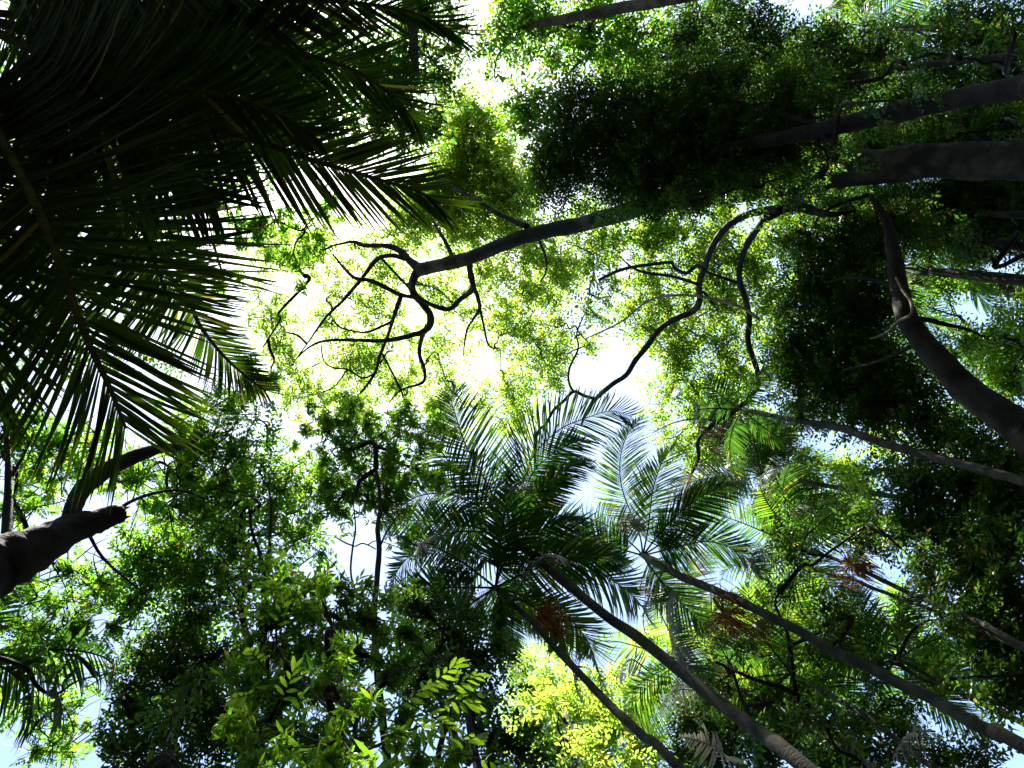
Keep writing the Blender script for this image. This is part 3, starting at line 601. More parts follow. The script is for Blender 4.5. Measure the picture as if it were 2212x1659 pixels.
# ---- leaves between the bush and the palms
tree('olive_tree', 'small-leaved dark green tree behind the lowest palm crown at the bottom', None,
  [(1080, 1950, 4.6, 24), (1040, 1700, 6, 18), (1010, 1540, 7.2, 13), (1000, 1440, 8, 8)],
  blobs=[(930, 1330, 9, 50, 2.4), (960, 1400, 8.8, 60, 2.8), (1030, 1420, 8.8, 55, 2.6), (900, 1470, 8.4, 50, 2.2), (980, 1480, 8.2, 60, 2.4), (1060, 1490, 8.4, 45, 1.8), (1040, 1560, 7.8, 50, 2.2), (1090, 1600, 7.6, 50, 2), (1060, 1640, 7.2, 40, 2), (880, 1300, 9.2, 50, 2), (1140, 1640, 7.4, 50, 2.2), (1000, 1330, 9.2, 50, 2.2)],
  L=.075, kind='alt', shape='oval', leaf='dark', bark='barkdark', seed=19, front=0.8, clump=.5, per=8)
tree('sunlit_tree', 'sunlit yellow-green tree low in the picture behind the leaning palm trunks', None,
  [(1420, 2000, 9, 30), (1330, 1800, 11.5, 24), (1260, 1650, 14, 17), (1220, 1540, 16, 10)],
  blobs=[(1140, 1440, 19, 45, 1.6), (1180, 1500, 18.5, 50, 1.8), (1130, 1530, 18, 45, 1.5), (1230, 1560, 17.5, 55, 2.0), (1290, 1510, 18, 50, 2.0), (1300, 1590, 17, 55, 2.2), (1370, 1560, 17, 50, 2.0), (1380, 1630, 16, 50, 2.2), (1250, 1630, 16.5, 55, 2.4), (1330, 1450, 19, 40, 1.2), (1200, 1400, 20, 40, 1.2), (1180, 1600, 17, 50, 1.8), (1400, 1380, 19, 40, 1.2), (1470, 1400, 18, 45, 1.5), (1150, 1480, 15, 40, 1.2), (1220, 1500, 15, 45, 1.3), (1290, 1560, 14, 45, 1.3), (1230, 1620, 13.5, 45, 1.3), (1340, 1640, 13, 45, 1.3), (1150, 1570, 14, 40, 1.2)],
  L=.12, kind='alt', shape='kite', leaf='pale', bark='barkdark', odk=1.2, seed=20, front=0.8, clump=.7, per=10)

# ---- dark trees behind the frond tips, top centre
tree('glossy_leaved_tree', 'dark glossy-leaved tree behind the drooping frond tips at the top', None,
  [(700, -700, 7, 50), (800, -380, 10, 40), (860, -120, 13, 30), (890, 60, 15, 20), (900, 160, 16, 12)],
  blobs=[(880, 60, 17, 60, 2.0), (940, 130, 17, 55, 1.8), (860, 150, 17, 65, 2.4), (800, 220, 17, 60, 2.2), (880, 240, 17, 65, 2.4), (920, 300, 17, 45, 1.8), (830, 310, 17, 60, 2.0), (960, 210, 17.5, 35, 1.4), (760, 130, 17, 70, 2.6), (700, 250, 17, 60, 2.4), (980, 60, 17, 45, 1.6), (1010, 130, 17.5, 35, 1.2), (920, 20, 17, 60, 2)],
  L=.13, kind='alt', shape='oval', leaf='dark', bark='barkdark', seed=21, clump=.6, per=9)
tree('shadowed_tree', 'deeply shadowed tree behind the top left black fronds, crown thickened to shade them', None,
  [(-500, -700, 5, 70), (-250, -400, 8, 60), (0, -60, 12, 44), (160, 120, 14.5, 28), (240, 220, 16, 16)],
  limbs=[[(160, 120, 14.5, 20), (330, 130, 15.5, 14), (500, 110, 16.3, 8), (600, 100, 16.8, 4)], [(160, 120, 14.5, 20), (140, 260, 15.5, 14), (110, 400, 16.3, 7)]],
  blobs=[(60, 60, 16, 110, .7), (200, 60, 16.5, 120, 1.7), (340, 60, 17, 120, 2.8), (480, 70, 17, 120, 3.0), (600, 80, 17, 110, 3.0), (80, 200, 16.5, 110, .7), (200, 220, 17, 120, 2.0), (330, 220, 17, 120, 2.8), (460, 220, 17, 110, 3.2), (580, 210, 17, 110, 3.2), (660, 160, 17.5, 80, 2.6), (100, 340, 17, 110, .8), (230, 360, 17.5, 100, 2.0), (350, 330, 17.5, 90, 2.2), (480, 320, 18, 80, 2.0), (70, 470, 17.5, 100, .7), (180, 500, 18, 90, 1.3), (60, 620, 18, 90, 1.0), (180, 640, 18, 90, 1.0), (80, 760, 18, 80, 1.2), (300, 480, 18, 70, 1.0), (330, 640, 18, 70, .7), (180, 790, 18, 70, .9), (420, 420, 18.5, 50, 1.0), (330, 760, 18, 60, .9), (560, 262, 19, 80, 5), (500, 270, 18, 70, 4), (620, 240, 20, 50, 3.5), (590, 300, 20, 60, 3)],  # last dense clumps added on the sun's path to shade the near fronds
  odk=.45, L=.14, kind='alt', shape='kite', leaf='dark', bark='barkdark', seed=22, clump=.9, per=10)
tree('vine_draped_tree', 'straight pale brown trunk at the top edge draped with small hanging leaves', None,
  [(1700, -70, 9, 26), (1560, -28, 10.5, 25), (1440, 0, 11.8, 23), (1340, 17, 13, 22), (1240, 37, 14.2, 20), (1173, 50, 15.2, 16), (1120, 62, 16, 9)],
  blobs=[(1120, 60, 16, 55, 1.9), (1200, 80, 15.5, 55, 1.8), (1280, 60, 15, 55, 1.8), (1180, 20, 15.5, 50, 2.0), (1090, 110, 16.5, 45, 1.4), (1260, 130, 15.5, 55, 2.0), (1330, 130, 15, 60, 2.2), (1170, 220, 15.5, 55, 2.3), (1130, 250, 15.5, 45, 1.9), (1170, 290, 15.5, 40, 1.8), (1200, 150, 15.5, 30, 1.2), (1380, 70, 14.5, 60, 2.2), (1100, 10, 16.5, 50, 1.6), (1290, 10, 15, 50, 2.4), (1060, 180, 17, 30, 1.0)],
  L=.11, kind='alt', shape='oval', leaf='mid', bark='barkbrown', seed=23, clump=.5, per=8)

# ---- right-hand forest
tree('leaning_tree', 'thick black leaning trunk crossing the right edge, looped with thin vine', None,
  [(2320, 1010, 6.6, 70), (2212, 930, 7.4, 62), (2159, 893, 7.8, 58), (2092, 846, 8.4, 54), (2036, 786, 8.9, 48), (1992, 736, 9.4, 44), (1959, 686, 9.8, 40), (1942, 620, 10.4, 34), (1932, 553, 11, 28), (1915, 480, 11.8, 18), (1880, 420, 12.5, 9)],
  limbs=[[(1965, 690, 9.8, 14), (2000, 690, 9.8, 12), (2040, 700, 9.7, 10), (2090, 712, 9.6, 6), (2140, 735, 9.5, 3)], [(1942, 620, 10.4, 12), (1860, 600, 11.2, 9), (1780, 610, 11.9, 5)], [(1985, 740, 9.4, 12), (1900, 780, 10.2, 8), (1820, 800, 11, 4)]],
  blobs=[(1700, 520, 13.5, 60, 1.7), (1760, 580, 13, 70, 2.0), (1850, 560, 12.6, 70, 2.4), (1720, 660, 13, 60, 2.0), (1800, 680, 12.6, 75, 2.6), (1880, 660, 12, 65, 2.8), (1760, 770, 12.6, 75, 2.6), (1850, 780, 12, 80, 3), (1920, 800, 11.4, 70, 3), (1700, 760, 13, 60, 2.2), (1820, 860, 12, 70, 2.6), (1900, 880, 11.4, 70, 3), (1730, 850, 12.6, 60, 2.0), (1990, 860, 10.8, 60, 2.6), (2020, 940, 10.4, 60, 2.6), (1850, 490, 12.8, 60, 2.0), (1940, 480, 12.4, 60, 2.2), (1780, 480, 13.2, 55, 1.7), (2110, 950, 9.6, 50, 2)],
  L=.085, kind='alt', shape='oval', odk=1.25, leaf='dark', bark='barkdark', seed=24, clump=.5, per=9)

RB = dict(odk=1.3, L=.095, kind='alt', shape='kite', bark='barkdark', clump=.55, per=9, group='background trees of the right-hand forest')
tree('background_tree', 'dim small-leaved tree filling the top right corner behind a pale thin trunk', None,
  [(2500, -40, 6, 20), (2212, 110, 9, 13), (2092, 130, 10.2, 13), (1976, 143, 11.5, 12), (1859, 163, 13, 11), (1780, 176, 14, 9), (1700, 180, 15, 6)],
  blobs=[(1480, 60, 15, 65, 2.4), (1560, 110, 15, 70, 2.6), (1640, 60, 14.6, 65, 1.6), (1680, 140, 14.6, 70, 2.4), (1760, 100, 14, 65, 2.3), (1820, 180, 13.8, 70, 2.6), (1900, 110, 13.4, 60, 2.0), (1780, 200, 14, 50, 2.2), (1980, 190, 12.8, 60, 2.4), (2060, 140, 12, 60, 2.6), (2150, 60, 11.5, 70, 2.6), (2170, 150, 11, 60, 2.6), (2060, 40, 12.4, 55, 1.8), (1560, 20, 15.5, 60, 2.2), (1430, 130, 15, 60, 2.4)], leaf='dark', seed=25, front=0.5, **dict(RB, odk=1.0))
tree('background_tree', 'shadowy tree between the two thick dark trunks near the right edge', None,
  [(2500, 290, 9, 24), (2200, 290, 13, 20), (2050, 300, 15, 15), (1900, 320, 17, 8)],
  blobs=[(1780, 330, 18, 45, 2.0), (1870, 320, 17, 45, 2.0), (1960, 310, 16, 50, 2.2), (2050, 290, 15, 50, 2.2), (2140, 270, 14, 55, 2.8), (2200, 290, 13.5, 50, 2.8), (1700, 360, 18, 40, 2.2), (2100, 210, 14.4, 40, 1.8)], leaf='dark', seed=26, front=0.8, **RB)
tree('background_tree', 'dim leafy tree under the mossy trunk at the right edge', None,
  [(2600, 560, 7, 24), (2260, 540, 10.5, 18), (2120, 520, 12.4, 13), (2000, 500, 14, 7)],
  blobs=[(1700, 450, 17, 35, 1.6), (1880, 430, 15.5, 45, 2.2), (1960, 440, 14.8, 50, 2.4), (2050, 430, 14, 60, 2.6), (2140, 440, 13.4, 60, 3), (2190, 500, 12.6, 55, 3), (2100, 510, 13.2, 50, 2.4), (2020, 500, 14, 45, 2.2), (2200, 420, 12.8, 50, 3), (1800, 430, 16, 40, 1.8)], leaf='dark', seed=27, front=0.8, **RB)
tree('background_tree', 'dim tree right of the thick leaning trunk', None,
  [(2700, 800, 6.5, 24), (2320, 760, 9.5, 18), (2200, 740, 10.8, 13), (2120, 720, 12, 7)],
  blobs=[(2110, 740, 12.4, 45, 1.6), (2180, 760, 11.6, 55, 2.4), (2190, 840, 11, 45, 2.4), (2060, 760, 12.8, 35, 1.6), (2150, 820, 11.6, 30, 1.6), (2200, 680, 11.8, 45, 1.6), (2040, 650, 13.5, 40, 1.2)], leaf='mid', seed=28, front=0.8, **RB)
tree('background_tree', 'black-green tree filling the right edge below the leaning trunk', None,
  [(2800, 1400, 4.8, 36), (2400, 1260, 7, 28), (2240, 1190, 8.4, 20), (2120, 1130, 9.8, 11)],
  blobs=[(2180, 1010, 9.6, 55, 2.8), (2100, 1040, 10.2, 60, 2.8), (2020, 1060, 10.8, 60, 2.6), (2190, 1100, 9.2, 60, 3.2), (2110, 1140, 9.8, 65, 3.2), (2030, 1150, 10.4, 60, 2.8), (2180, 1200, 8.8, 60, 3.2), (2100, 1230, 9.2, 60, 3), (2190, 1300, 8.2, 60, 3.4), (2120, 1330, 8.6, 55, 3), (2190, 1400, 7.8, 60, 3.4), (2130, 1430, 8, 50, 2.8), (2190, 1500, 7.4, 50, 3), (1950, 1030, 11.4, 55, 2.2), (1950, 1120, 11, 55, 2.4), (2040, 1250, 9.8, 45, 2)], leaf='dark', seed=29, front=0.8, **RB)
tree('background_tree', 'mid green tree behind the thin leaning grey trunk on the right', None,
  [(2700, 1150, 8, 22), (2300, 1090, 11.5, 18), (2050, 1040, 14, 12), (1900, 1010, 16, 7)],
  blobs=[(1700, 960, 17, 40, 1.3), (1760, 1020, 16.5, 50, 1.5), (1840, 1040, 16, 50, 1.8), (1690, 1060, 17, 50, 1.5), (1900, 960, 15.6, 40, 1.6), (1780, 1110, 16, 50, 2.0), (1860, 1130, 15.4, 50, 2.2), (1700, 1140, 16.5, 45, 1.6), (1640, 1100, 17, 40, 1.4), (1840, 1000, 16, 35, 1.0), (1640, 980, 17.5, 45, 1.6)], leaf='bright', seed=30, front=0.8, **RB)
tree('background_tree', 'dappled tree behind the parallel palm trunks at the lower right', None,
  [(2700, 1700, 7, 24), (2300, 1560, 10, 18), (2000, 1450, 12.8, 12), (1850, 1390, 14.5, 7)],
  blobs=[(1560, 1350, 17, 50, 1.8), (1640, 1380, 16.5, 55, 2.0), (1720, 1300, 16, 50, 1.8), (1720, 1420, 15.6, 60, 2.2), (1640, 1460, 16, 55, 2.2), (1560, 1430, 16.6, 50, 1.8), (1800, 1460, 14.8, 55, 2.0), (1880, 1400, 14.4, 50, 1.8), (1800, 1340, 15.2, 45, 1.5), (1960, 1370, 13.6, 50, 2.0), (2020, 1420, 12.8, 50, 2.2), (1640, 1280, 16.8, 45, 1.8), (1940, 1300, 14.2, 35, 1.6)], leaf='mid', seed=31, front=0.8, **RB)
tree('background_tree', 'dark undergrowth tree along the lower right bottom edge', None,
  [(2300, 2100, 5.5, 26), (2050, 1850, 7.5, 20), (1900, 1700, 9, 14), (1800, 1600, 10.4, 8)],
  blobs=[(1500, 1560, 12, 55, 2.2), (1560, 1620, 11.4, 55, 2.4), (1600, 1540, 12, 50, 2.0), (1660, 1620, 10.8, 55, 2.6), (1720, 1560, 11, 55, 2.4), (1780, 1630, 10, 55, 2.6), (1840, 1560, 10.2, 50, 2), (1880, 1640, 9.4, 50, 2.4), (1960, 1600, 9.2, 45, 1.8), (2040, 1640, 8.6, 45, 2.2), (2110, 1640, 8.2, 40, 2), (1480, 1640, 12, 45, 2.2), (1940, 1520, 10, 40, 1.5), (1700, 1490, 12, 45, 2.0), (1600, 1400, 9.4, 45, .9), (1700, 1250, 10.5, 45, .8), (1800, 1340, 9, 45, .9), (1900, 1440, 7.6, 45, .9), (1860, 1140, 10.4, 50, 1.1), (1980, 1230, 9, 50, 1.2), (1650, 1560, 8, 50, 1.0), (2050, 1480, 6.6, 40, .8), (1560, 1500, 9, 45, 1.0), (1760, 1440, 8.6, 40, .8), (1680, 1180, 11.4, 45, .9), (2030, 1340, 7.8, 45, 1.1), (1780, 1560, 7.6, 50, 1.1)], leaf='dark', seed=32, front=0.8, **RB)

tree('added_shade_tree', 'tall tree added high above the right-hand trunks to shade them', None,  # tree added overhead to keep direct sun off the trunks below
  [(2700, 700, 13, 40), (2300, 640, 17, 34), (2000, 600, 20, 26), (1800, 570, 22, 16)],
  blobs=[(1700, 480, 24, 80, 1.0), (1830, 440, 24, 80, 1.0), (1960, 480, 23, 80, 1.1), (2080, 480, 22, 80, 1.1), (2180, 420, 21, 70, 1.1), (1780, 620, 24, 80, 1.0), (1900, 660, 23.5, 80, 1.1), (1720, 740, 24, 80, 1.0), (1850, 790, 23.5, 80, 1.1), (1960, 820, 22.5, 80, 1.0), (2140, 800, 21, 70, .9), (1760, 880, 24, 60, .8), (2060, 930, 22, 80, 1.2), (2180, 1000, 20, 70, 1.2), (1700, 330, 24, 80, 1.2), (1840, 300, 23.5, 80, 1.2), (1970, 250, 23, 80, 1.2), (2100, 230, 22, 80, 1.2), (2190, 120, 21, 70, 1.2), (1560, 230, 24.5, 90, .7), (1430, 300, 25, 90, 1.2), (1400, 160, 25, 80, .5), (1560, 380, 24.5, 80, 1.2), (1680, 130, 24, 80, .5), (1820, 120, 23.5, 80, .6), (1960, 80, 23, 70, .9), (1526, 305, 18, 70, 2.2), (1640, 318, 17, 60, 2.2), (1880, 330, 14, 60, 2.0), (2300, 200, 20, 110, 1.6), (2330, 380, 19, 110, 1.6), (2330, 560, 19, 110, 1.6), (2330, 760, 18, 110, 1.6), (2330, 960, 17, 110, 1.6)],
  odk=1.3, L=.145, twigs=False, kind='alt', shape='kite', leaf='dark', bark='bark', seed=33, front=0.8, clump=.8, per=9)

# ================================================================== PALMS
def tz(rows): return np.array([PZ(*r) for r in rows])
def td(rows): return np.array([PD(*r) for r in rows])

tree('rosette_tree', 'branch of green leaf rosettes hanging below the long frond left of the white gap', None,
  [(-500, 900, 8, 40), (-200, 760, 10.5, 34), (100, 640, 12.6, 24), (300, 560, 14, 17), (430, 520, 15, 12), (540, 500, 15.6, 7)],
  blobs=[(480, 450, 16, 45, 1.4), (540, 480, 16, 45, 1.5), (600, 480, 16, 45, 1.5), (660, 500, 16, 40, 1.4), (630, 560, 15.6, 35, 1.4), (650, 600, 15.4, 30, 1.2), (570, 540, 15.6, 40, 1.3), (500, 520, 15.6, 40, 1.3), (700, 460, 16, 40, 1.2), (560, 770, 14.6, 40, 1.1), (585, 830, 14.4, 38, 1.2), (540, 850, 14.2, 40, 1.4), (500, 620, 15, 35, .9)],
  L=.15, kind='rosette', shape='lance', leaf='mid', bark='barkdark', seed=34, clump=.5, per=6, tilt=.4)

# ---- palms of the middle
palm('feather_palm', 'tallest palm with dark trunk slanting to the bottom edge, crown just below the white gap',
  [(1740, 1659, 4.6, 36), (1659, 1596, 5.2, 34), (1539, 1506, 6.2, 31), (1456, 1439, 7, 28), (1373, 1373, 7.9, 26), (1313, 1333, 8.6, 24), (1239, 1273, 9.6, 23), (1176, 1219, 10.6, 21), (1140, 1190, 11.2, 20)],
  nf=2, length=2.4, leaflet=.65, seed=41, traced=[
   (tz([(1120, 1080, 12.6), (1149, 990, 13.1), (1206, 930, 13.2), (1266, 903, 13.0), (1319, 888, 12.6), (1365, 900, 12.2)]), .95, dict(droop=.3, mat='palm', n=74, ang=(1.3, .6))),
   (tz([(1125, 1100, 12.5), (1146, 1030, 12.9), (1180, 990, 13), (1230, 960, 12.8), (1262, 950, 12.4)]), .8, dict(droop=.4, n=65)),
   (tz([(1060, 1060, 12.7), (1010, 970, 13.1), (985, 900, 13.1), (975, 860, 12.9), (985, 835, 12.6)]), .9, dict(droop=.45, n=70)),
   (tz([(1070, 1090, 12.6), (1000, 1030, 12.9), (950, 970, 12.8), (935, 920, 12.4), (945, 890, 12)]), .8, dict(droop=.5, n=62)),
   (tz([(1060, 1110, 12.4), (980, 1070, 12.5), (910, 1070, 12.2), (860, 1100, 11.7), (830, 1130, 11.2)]), .8, dict(droop=.5, n=65)),
   (tz([(1060, 1150, 12.0), (980, 1150, 12.1), (910, 1180, 11.7), (860, 1230, 11.2), (845, 1280, 10.6)]), .8, dict(droop=.6, n=65)),
   (tz([(1070, 1180, 11.8), (1000, 1220, 11.6), (950, 1290, 11), (930, 1360, 10.3)]), .8, dict(droop=.5, n=62)),
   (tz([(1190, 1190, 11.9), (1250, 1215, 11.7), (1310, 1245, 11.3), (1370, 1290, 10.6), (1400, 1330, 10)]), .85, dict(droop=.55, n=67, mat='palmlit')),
   (tz([(1160, 1155, 12.3), (1210, 1150, 12.5), (1260, 1165, 12.3), (1300, 1190, 11.8)]), .75, dict(droop=.3, n=60)),
  ])
palm('feather_palm', 'lower palm with thin pale trunk leaving the bottom edge left of the tallest palm',
  [(1466, 1659, 4.6, 22), (1389, 1590, 5.3, 21), (1323, 1529, 6, 20), (1256, 1459, 7, 18), (1199, 1400, 8, 16), (1156, 1350, 8.9, 14), (1106, 1303, 9.9, 12)],
  nf=9, length=2.3, leaflet=.62, seed=43, traced=[
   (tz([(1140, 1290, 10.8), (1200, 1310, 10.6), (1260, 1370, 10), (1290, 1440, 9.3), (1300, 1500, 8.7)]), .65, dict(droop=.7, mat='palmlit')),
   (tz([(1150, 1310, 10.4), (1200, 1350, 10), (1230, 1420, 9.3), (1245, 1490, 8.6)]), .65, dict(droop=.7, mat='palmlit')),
   (tz([(1090, 1330, 10.2), (1080, 1400, 9.7), (1090, 1470, 9.0)]), .6, dict(droop=.7)),
  ], fruit=(PZ(1186, 1335, 9.3), .28), dead=1)
palm('feather_palm', 'palm with long grey trunk running to the bottom right corner and an orange fruit spray',
  [(2212, 1613, 4.8, 29), (2159, 1589, 5.1, 28), (2092, 1556, 5.5, 28), (2009, 1506, 6.1, 27), (1942, 1476, 6.6, 26), (1866, 1436, 7.2, 25), (1792, 1403, 7.8, 24), (1726, 1363, 8.5, 22), (1659, 1329, 9.2, 21), (1606, 1303, 9.8, 21), (1539, 1273, 10.7, 20), (1473, 1246, 11.6, 20), (1440, 1228, 12.1, 18)],
  nf=3, length=2.5, leaflet=.7, seed=45, traced=[
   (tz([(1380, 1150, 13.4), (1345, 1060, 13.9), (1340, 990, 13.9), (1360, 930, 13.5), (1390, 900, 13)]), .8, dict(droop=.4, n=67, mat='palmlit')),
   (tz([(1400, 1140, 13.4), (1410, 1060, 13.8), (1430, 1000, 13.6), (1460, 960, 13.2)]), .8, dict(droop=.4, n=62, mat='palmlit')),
   (tz([(1370, 1180, 13.2), (1320, 1140, 13.4), (1270, 1120, 13.1), (1220, 1120, 12.6)]), .75, dict(droop=.5, n=60)),
   (tz([(1440, 1280, 12.6), (1443, 1336, 11.7), (1460, 1390, 10.8), (1490, 1440, 10), (1540, 1473, 9.4), (1583, 1489, 9)]), .8, dict(droop=.7, n=70)),
   (tz([(1470, 1180, 13.2), (1530, 1170, 13.3), (1590, 1190, 12.9), (1640, 1230, 12.3)]), .75, dict(droop=.5, n=62)),
   (tz([(1460, 1150, 13.4), (1510, 1090, 13.8), (1560, 1060, 13.5), (1600, 1050, 13)]), .75, dict(droop=.5, n=62)),
  ], fruit=(PZ(1575, 1335, 10.2), .5), dead=1)
palm('feather_palm', 'thin palm with a vivid orange fruit spray against a blue gap at right',
  [(2300, 1440, 5.6, 14), (2120, 1346, 7.4, 12), (2026, 1306, 8.4, 11), (1959, 1279, 9.2, 10), (1892, 1246, 10.1, 10), (1832, 1219, 11, 9), (1769, 1195, 12, 8)],
  nf=9, length=2.2, leaflet=.6, seed=47, fruit=(PZ(1846, 1222, 10.6), .36), n=38, mats=('palm', 'palmlit'))
palm('feather_palm', 'thinnest palm, its trunk running parallel under the orange-fruited one',
  [(2250, 1420, 6.4, 11), (2009, 1316, 9, 9), (1892, 1273, 10.6, 8), (1846, 1253, 11.3, 8), (1776, 1235, 12.4, 7)],
  nf=8, length=2.1, leaflet=.55, seed=49, n=36, traced=[
   (tz([(1780, 1260, 12.2), (1830, 1270, 11.6), (1880, 1300, 11), (1930, 1350, 10.2), (1975, 1400, 9.5)]), .6, dict(droop=.5, mat='palmlit'))], mats=('palmlit', 'palm'))
palm('feather_palm', 'palm on the smooth grey trunk slanting across the dark right side',
  [(2300, 1062, 6.4, 23), (2212, 1040, 7.1, 22), (2126, 1016, 7.9, 21), (2026, 990, 8.8, 20), (1926, 963, 9.9, 19), (1859, 940, 10.6, 18), (1809, 923, 11.3, 18), (1709, 906, 12.7, 13), (1659, 896, 13.4, 11)],
  nf=5, length=1.6, leaflet=.45, seed=51, n=42, dead=1)
RP = dict(group='palms crowding the shaded right side', n=64)
palm('feather_palm', 'palm whose fronds stand against the blue gap near the right edge',
  [(2700, 620, 6, 24), (2400, 615, 8.4, 24), (2212, 605, 10.4, 24), (2100, 594, 11.8, 22), (2009, 586, 13, 18)], nf=12, length=2.8, leaflet=.7, seed=53, **RP)
palm('feather_palm', 'palm with bright rim-lit fronds at the top edge of the right corner',
  [(2600, 40, 8, 20), (2300, 60, 11, 18), (2059, 63, 14, 16), (1930, 60, 15.8, 14)], nf=12, length=2.9, leaflet=.75, seed=55, mats=('palmlit', 'palm'), **RP)
palm('feather_palm', 'palm behind the mossy trunk, fronds showing below it at the right edge',
  [(2700, 480, 7, 18), (2400, 470, 9.5, 17), (2230, 465, 11.4, 16), (2130, 462, 12.8, 14)], nf=11, length=2.6, leaflet=.7, seed=57, **RP)
palm('feather_palm', 'palm with fronds fanning between the two thick trunks on the right',
  [(2700, 300, 7.5, 18), (2400, 300, 10, 16), (2230, 305, 12, 15), (2120, 308, 13.4, 12)], nf=10, length=2.4, leaflet=.65, seed=59, **RP)
palm('feather_palm', 'palm with pale grey-green fronds right of the curving limbs',
  [(2300, 1120, 8.6, 16), (2050, 1090, 11.4, 14), (1850, 1060, 13.8, 12), (1700, 1035, 15.8, 10)], nf=12, length=2.8, leaflet=.75, seed=61, mats=('palm', 'palmlit', 'dead'), **RP)
palm('feather_palm', 'low palm with silvery fronds between the slanting trunks near the bottom',
  [(2050, 1760, 6.4, 14), (1860, 1640, 8.4, 13), (1700, 1540, 10.4, 12), (1580, 1480, 12, 10), (1520, 1450, 13, 9)], nf=12, length=2.6, leaflet=.7, seed=63, mats=('palm', 'palmlit', 'dead'), **RP)
palm('feather_palm', 'palm behind the long grey trunk with fronds over the bottom right blue gap',
  [(2300, 1800, 5.4, 14), (2020, 1659, 7.4, 13), (1960, 1616, 8, 13), (1860, 1540, 9.2, 12), (1759, 1483, 10.6, 10)], nf=11, length=2.5, leaflet=.7, seed=65, mats=('palm', 'palmlit'), **RP)
palm('feather_palm', 'palm hidden behind the long grey trunk, fronds hanging by the right bottom corner',
  [(2500, 1700, 5.4, 14), (2250, 1580, 7.4, 13), (2080, 1500, 9.2, 11), (1990, 1450, 10.4, 9)], nf=11, length=2.4, leaflet=.65, seed=67, **RP)
palm('feather_palm', 'small palm frond cluster hanging at the lower left edge',
  [(-600, 1900, 3.6, 40), (-330, 1640, 5.2, 34), (-160, 1500, 6.6, 28), (-90, 1450, 7.4, 22)], nf=3, length=1.6, leaflet=.5, seed=69, n=32, width=.04, traced=[
   (tz([(-20, 1410, 8.1), (50, 1425, 8.2), (110, 1470, 7.9), (135, 1530, 7.3)]), .62, dict(droop=.8, mat='palmlit', width=.05)),
   (tz([(-20, 1430, 8.0), (20, 1450, 8.0), (60, 1490, 7.7), (70, 1550, 7.2)]), .62, dict(droop=.8, mat='palm', width=.05))], group=None)

_r = np.random.default_rng(7)  # pale fronds added where glossy green palm leaflets would glint in the sun
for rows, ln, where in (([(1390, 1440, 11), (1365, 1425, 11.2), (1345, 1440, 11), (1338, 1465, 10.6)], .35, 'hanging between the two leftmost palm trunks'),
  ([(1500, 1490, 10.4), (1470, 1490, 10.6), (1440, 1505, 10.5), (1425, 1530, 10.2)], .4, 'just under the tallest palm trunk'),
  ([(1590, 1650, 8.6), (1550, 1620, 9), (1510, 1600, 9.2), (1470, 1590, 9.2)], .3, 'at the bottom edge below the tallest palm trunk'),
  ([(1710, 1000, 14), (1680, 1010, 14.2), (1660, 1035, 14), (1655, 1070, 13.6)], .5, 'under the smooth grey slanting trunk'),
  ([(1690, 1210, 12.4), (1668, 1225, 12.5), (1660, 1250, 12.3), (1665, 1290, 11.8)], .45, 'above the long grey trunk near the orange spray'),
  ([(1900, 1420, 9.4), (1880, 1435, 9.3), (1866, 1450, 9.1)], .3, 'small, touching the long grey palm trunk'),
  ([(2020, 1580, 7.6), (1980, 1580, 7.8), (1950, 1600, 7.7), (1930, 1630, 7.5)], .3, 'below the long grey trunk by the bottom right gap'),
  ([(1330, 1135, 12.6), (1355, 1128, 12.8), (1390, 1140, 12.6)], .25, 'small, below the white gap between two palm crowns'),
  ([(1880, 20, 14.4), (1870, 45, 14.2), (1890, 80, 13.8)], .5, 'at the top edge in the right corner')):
    P = tz(rows); fr = thing('glint_frond', 'frond coloured pale as a glint, '+where, 'frond', P[0], 'glint-pale fronds added among the palms')
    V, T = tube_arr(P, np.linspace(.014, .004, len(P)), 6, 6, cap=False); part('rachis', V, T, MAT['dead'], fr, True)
    V, T = leaflets_mesh(frond_layout(P, ln, 22, _r, width=.04, droop=.7, start=.05), 3); part('leaflets', V, T, MAT['glint'], fr, False, 'stuff')

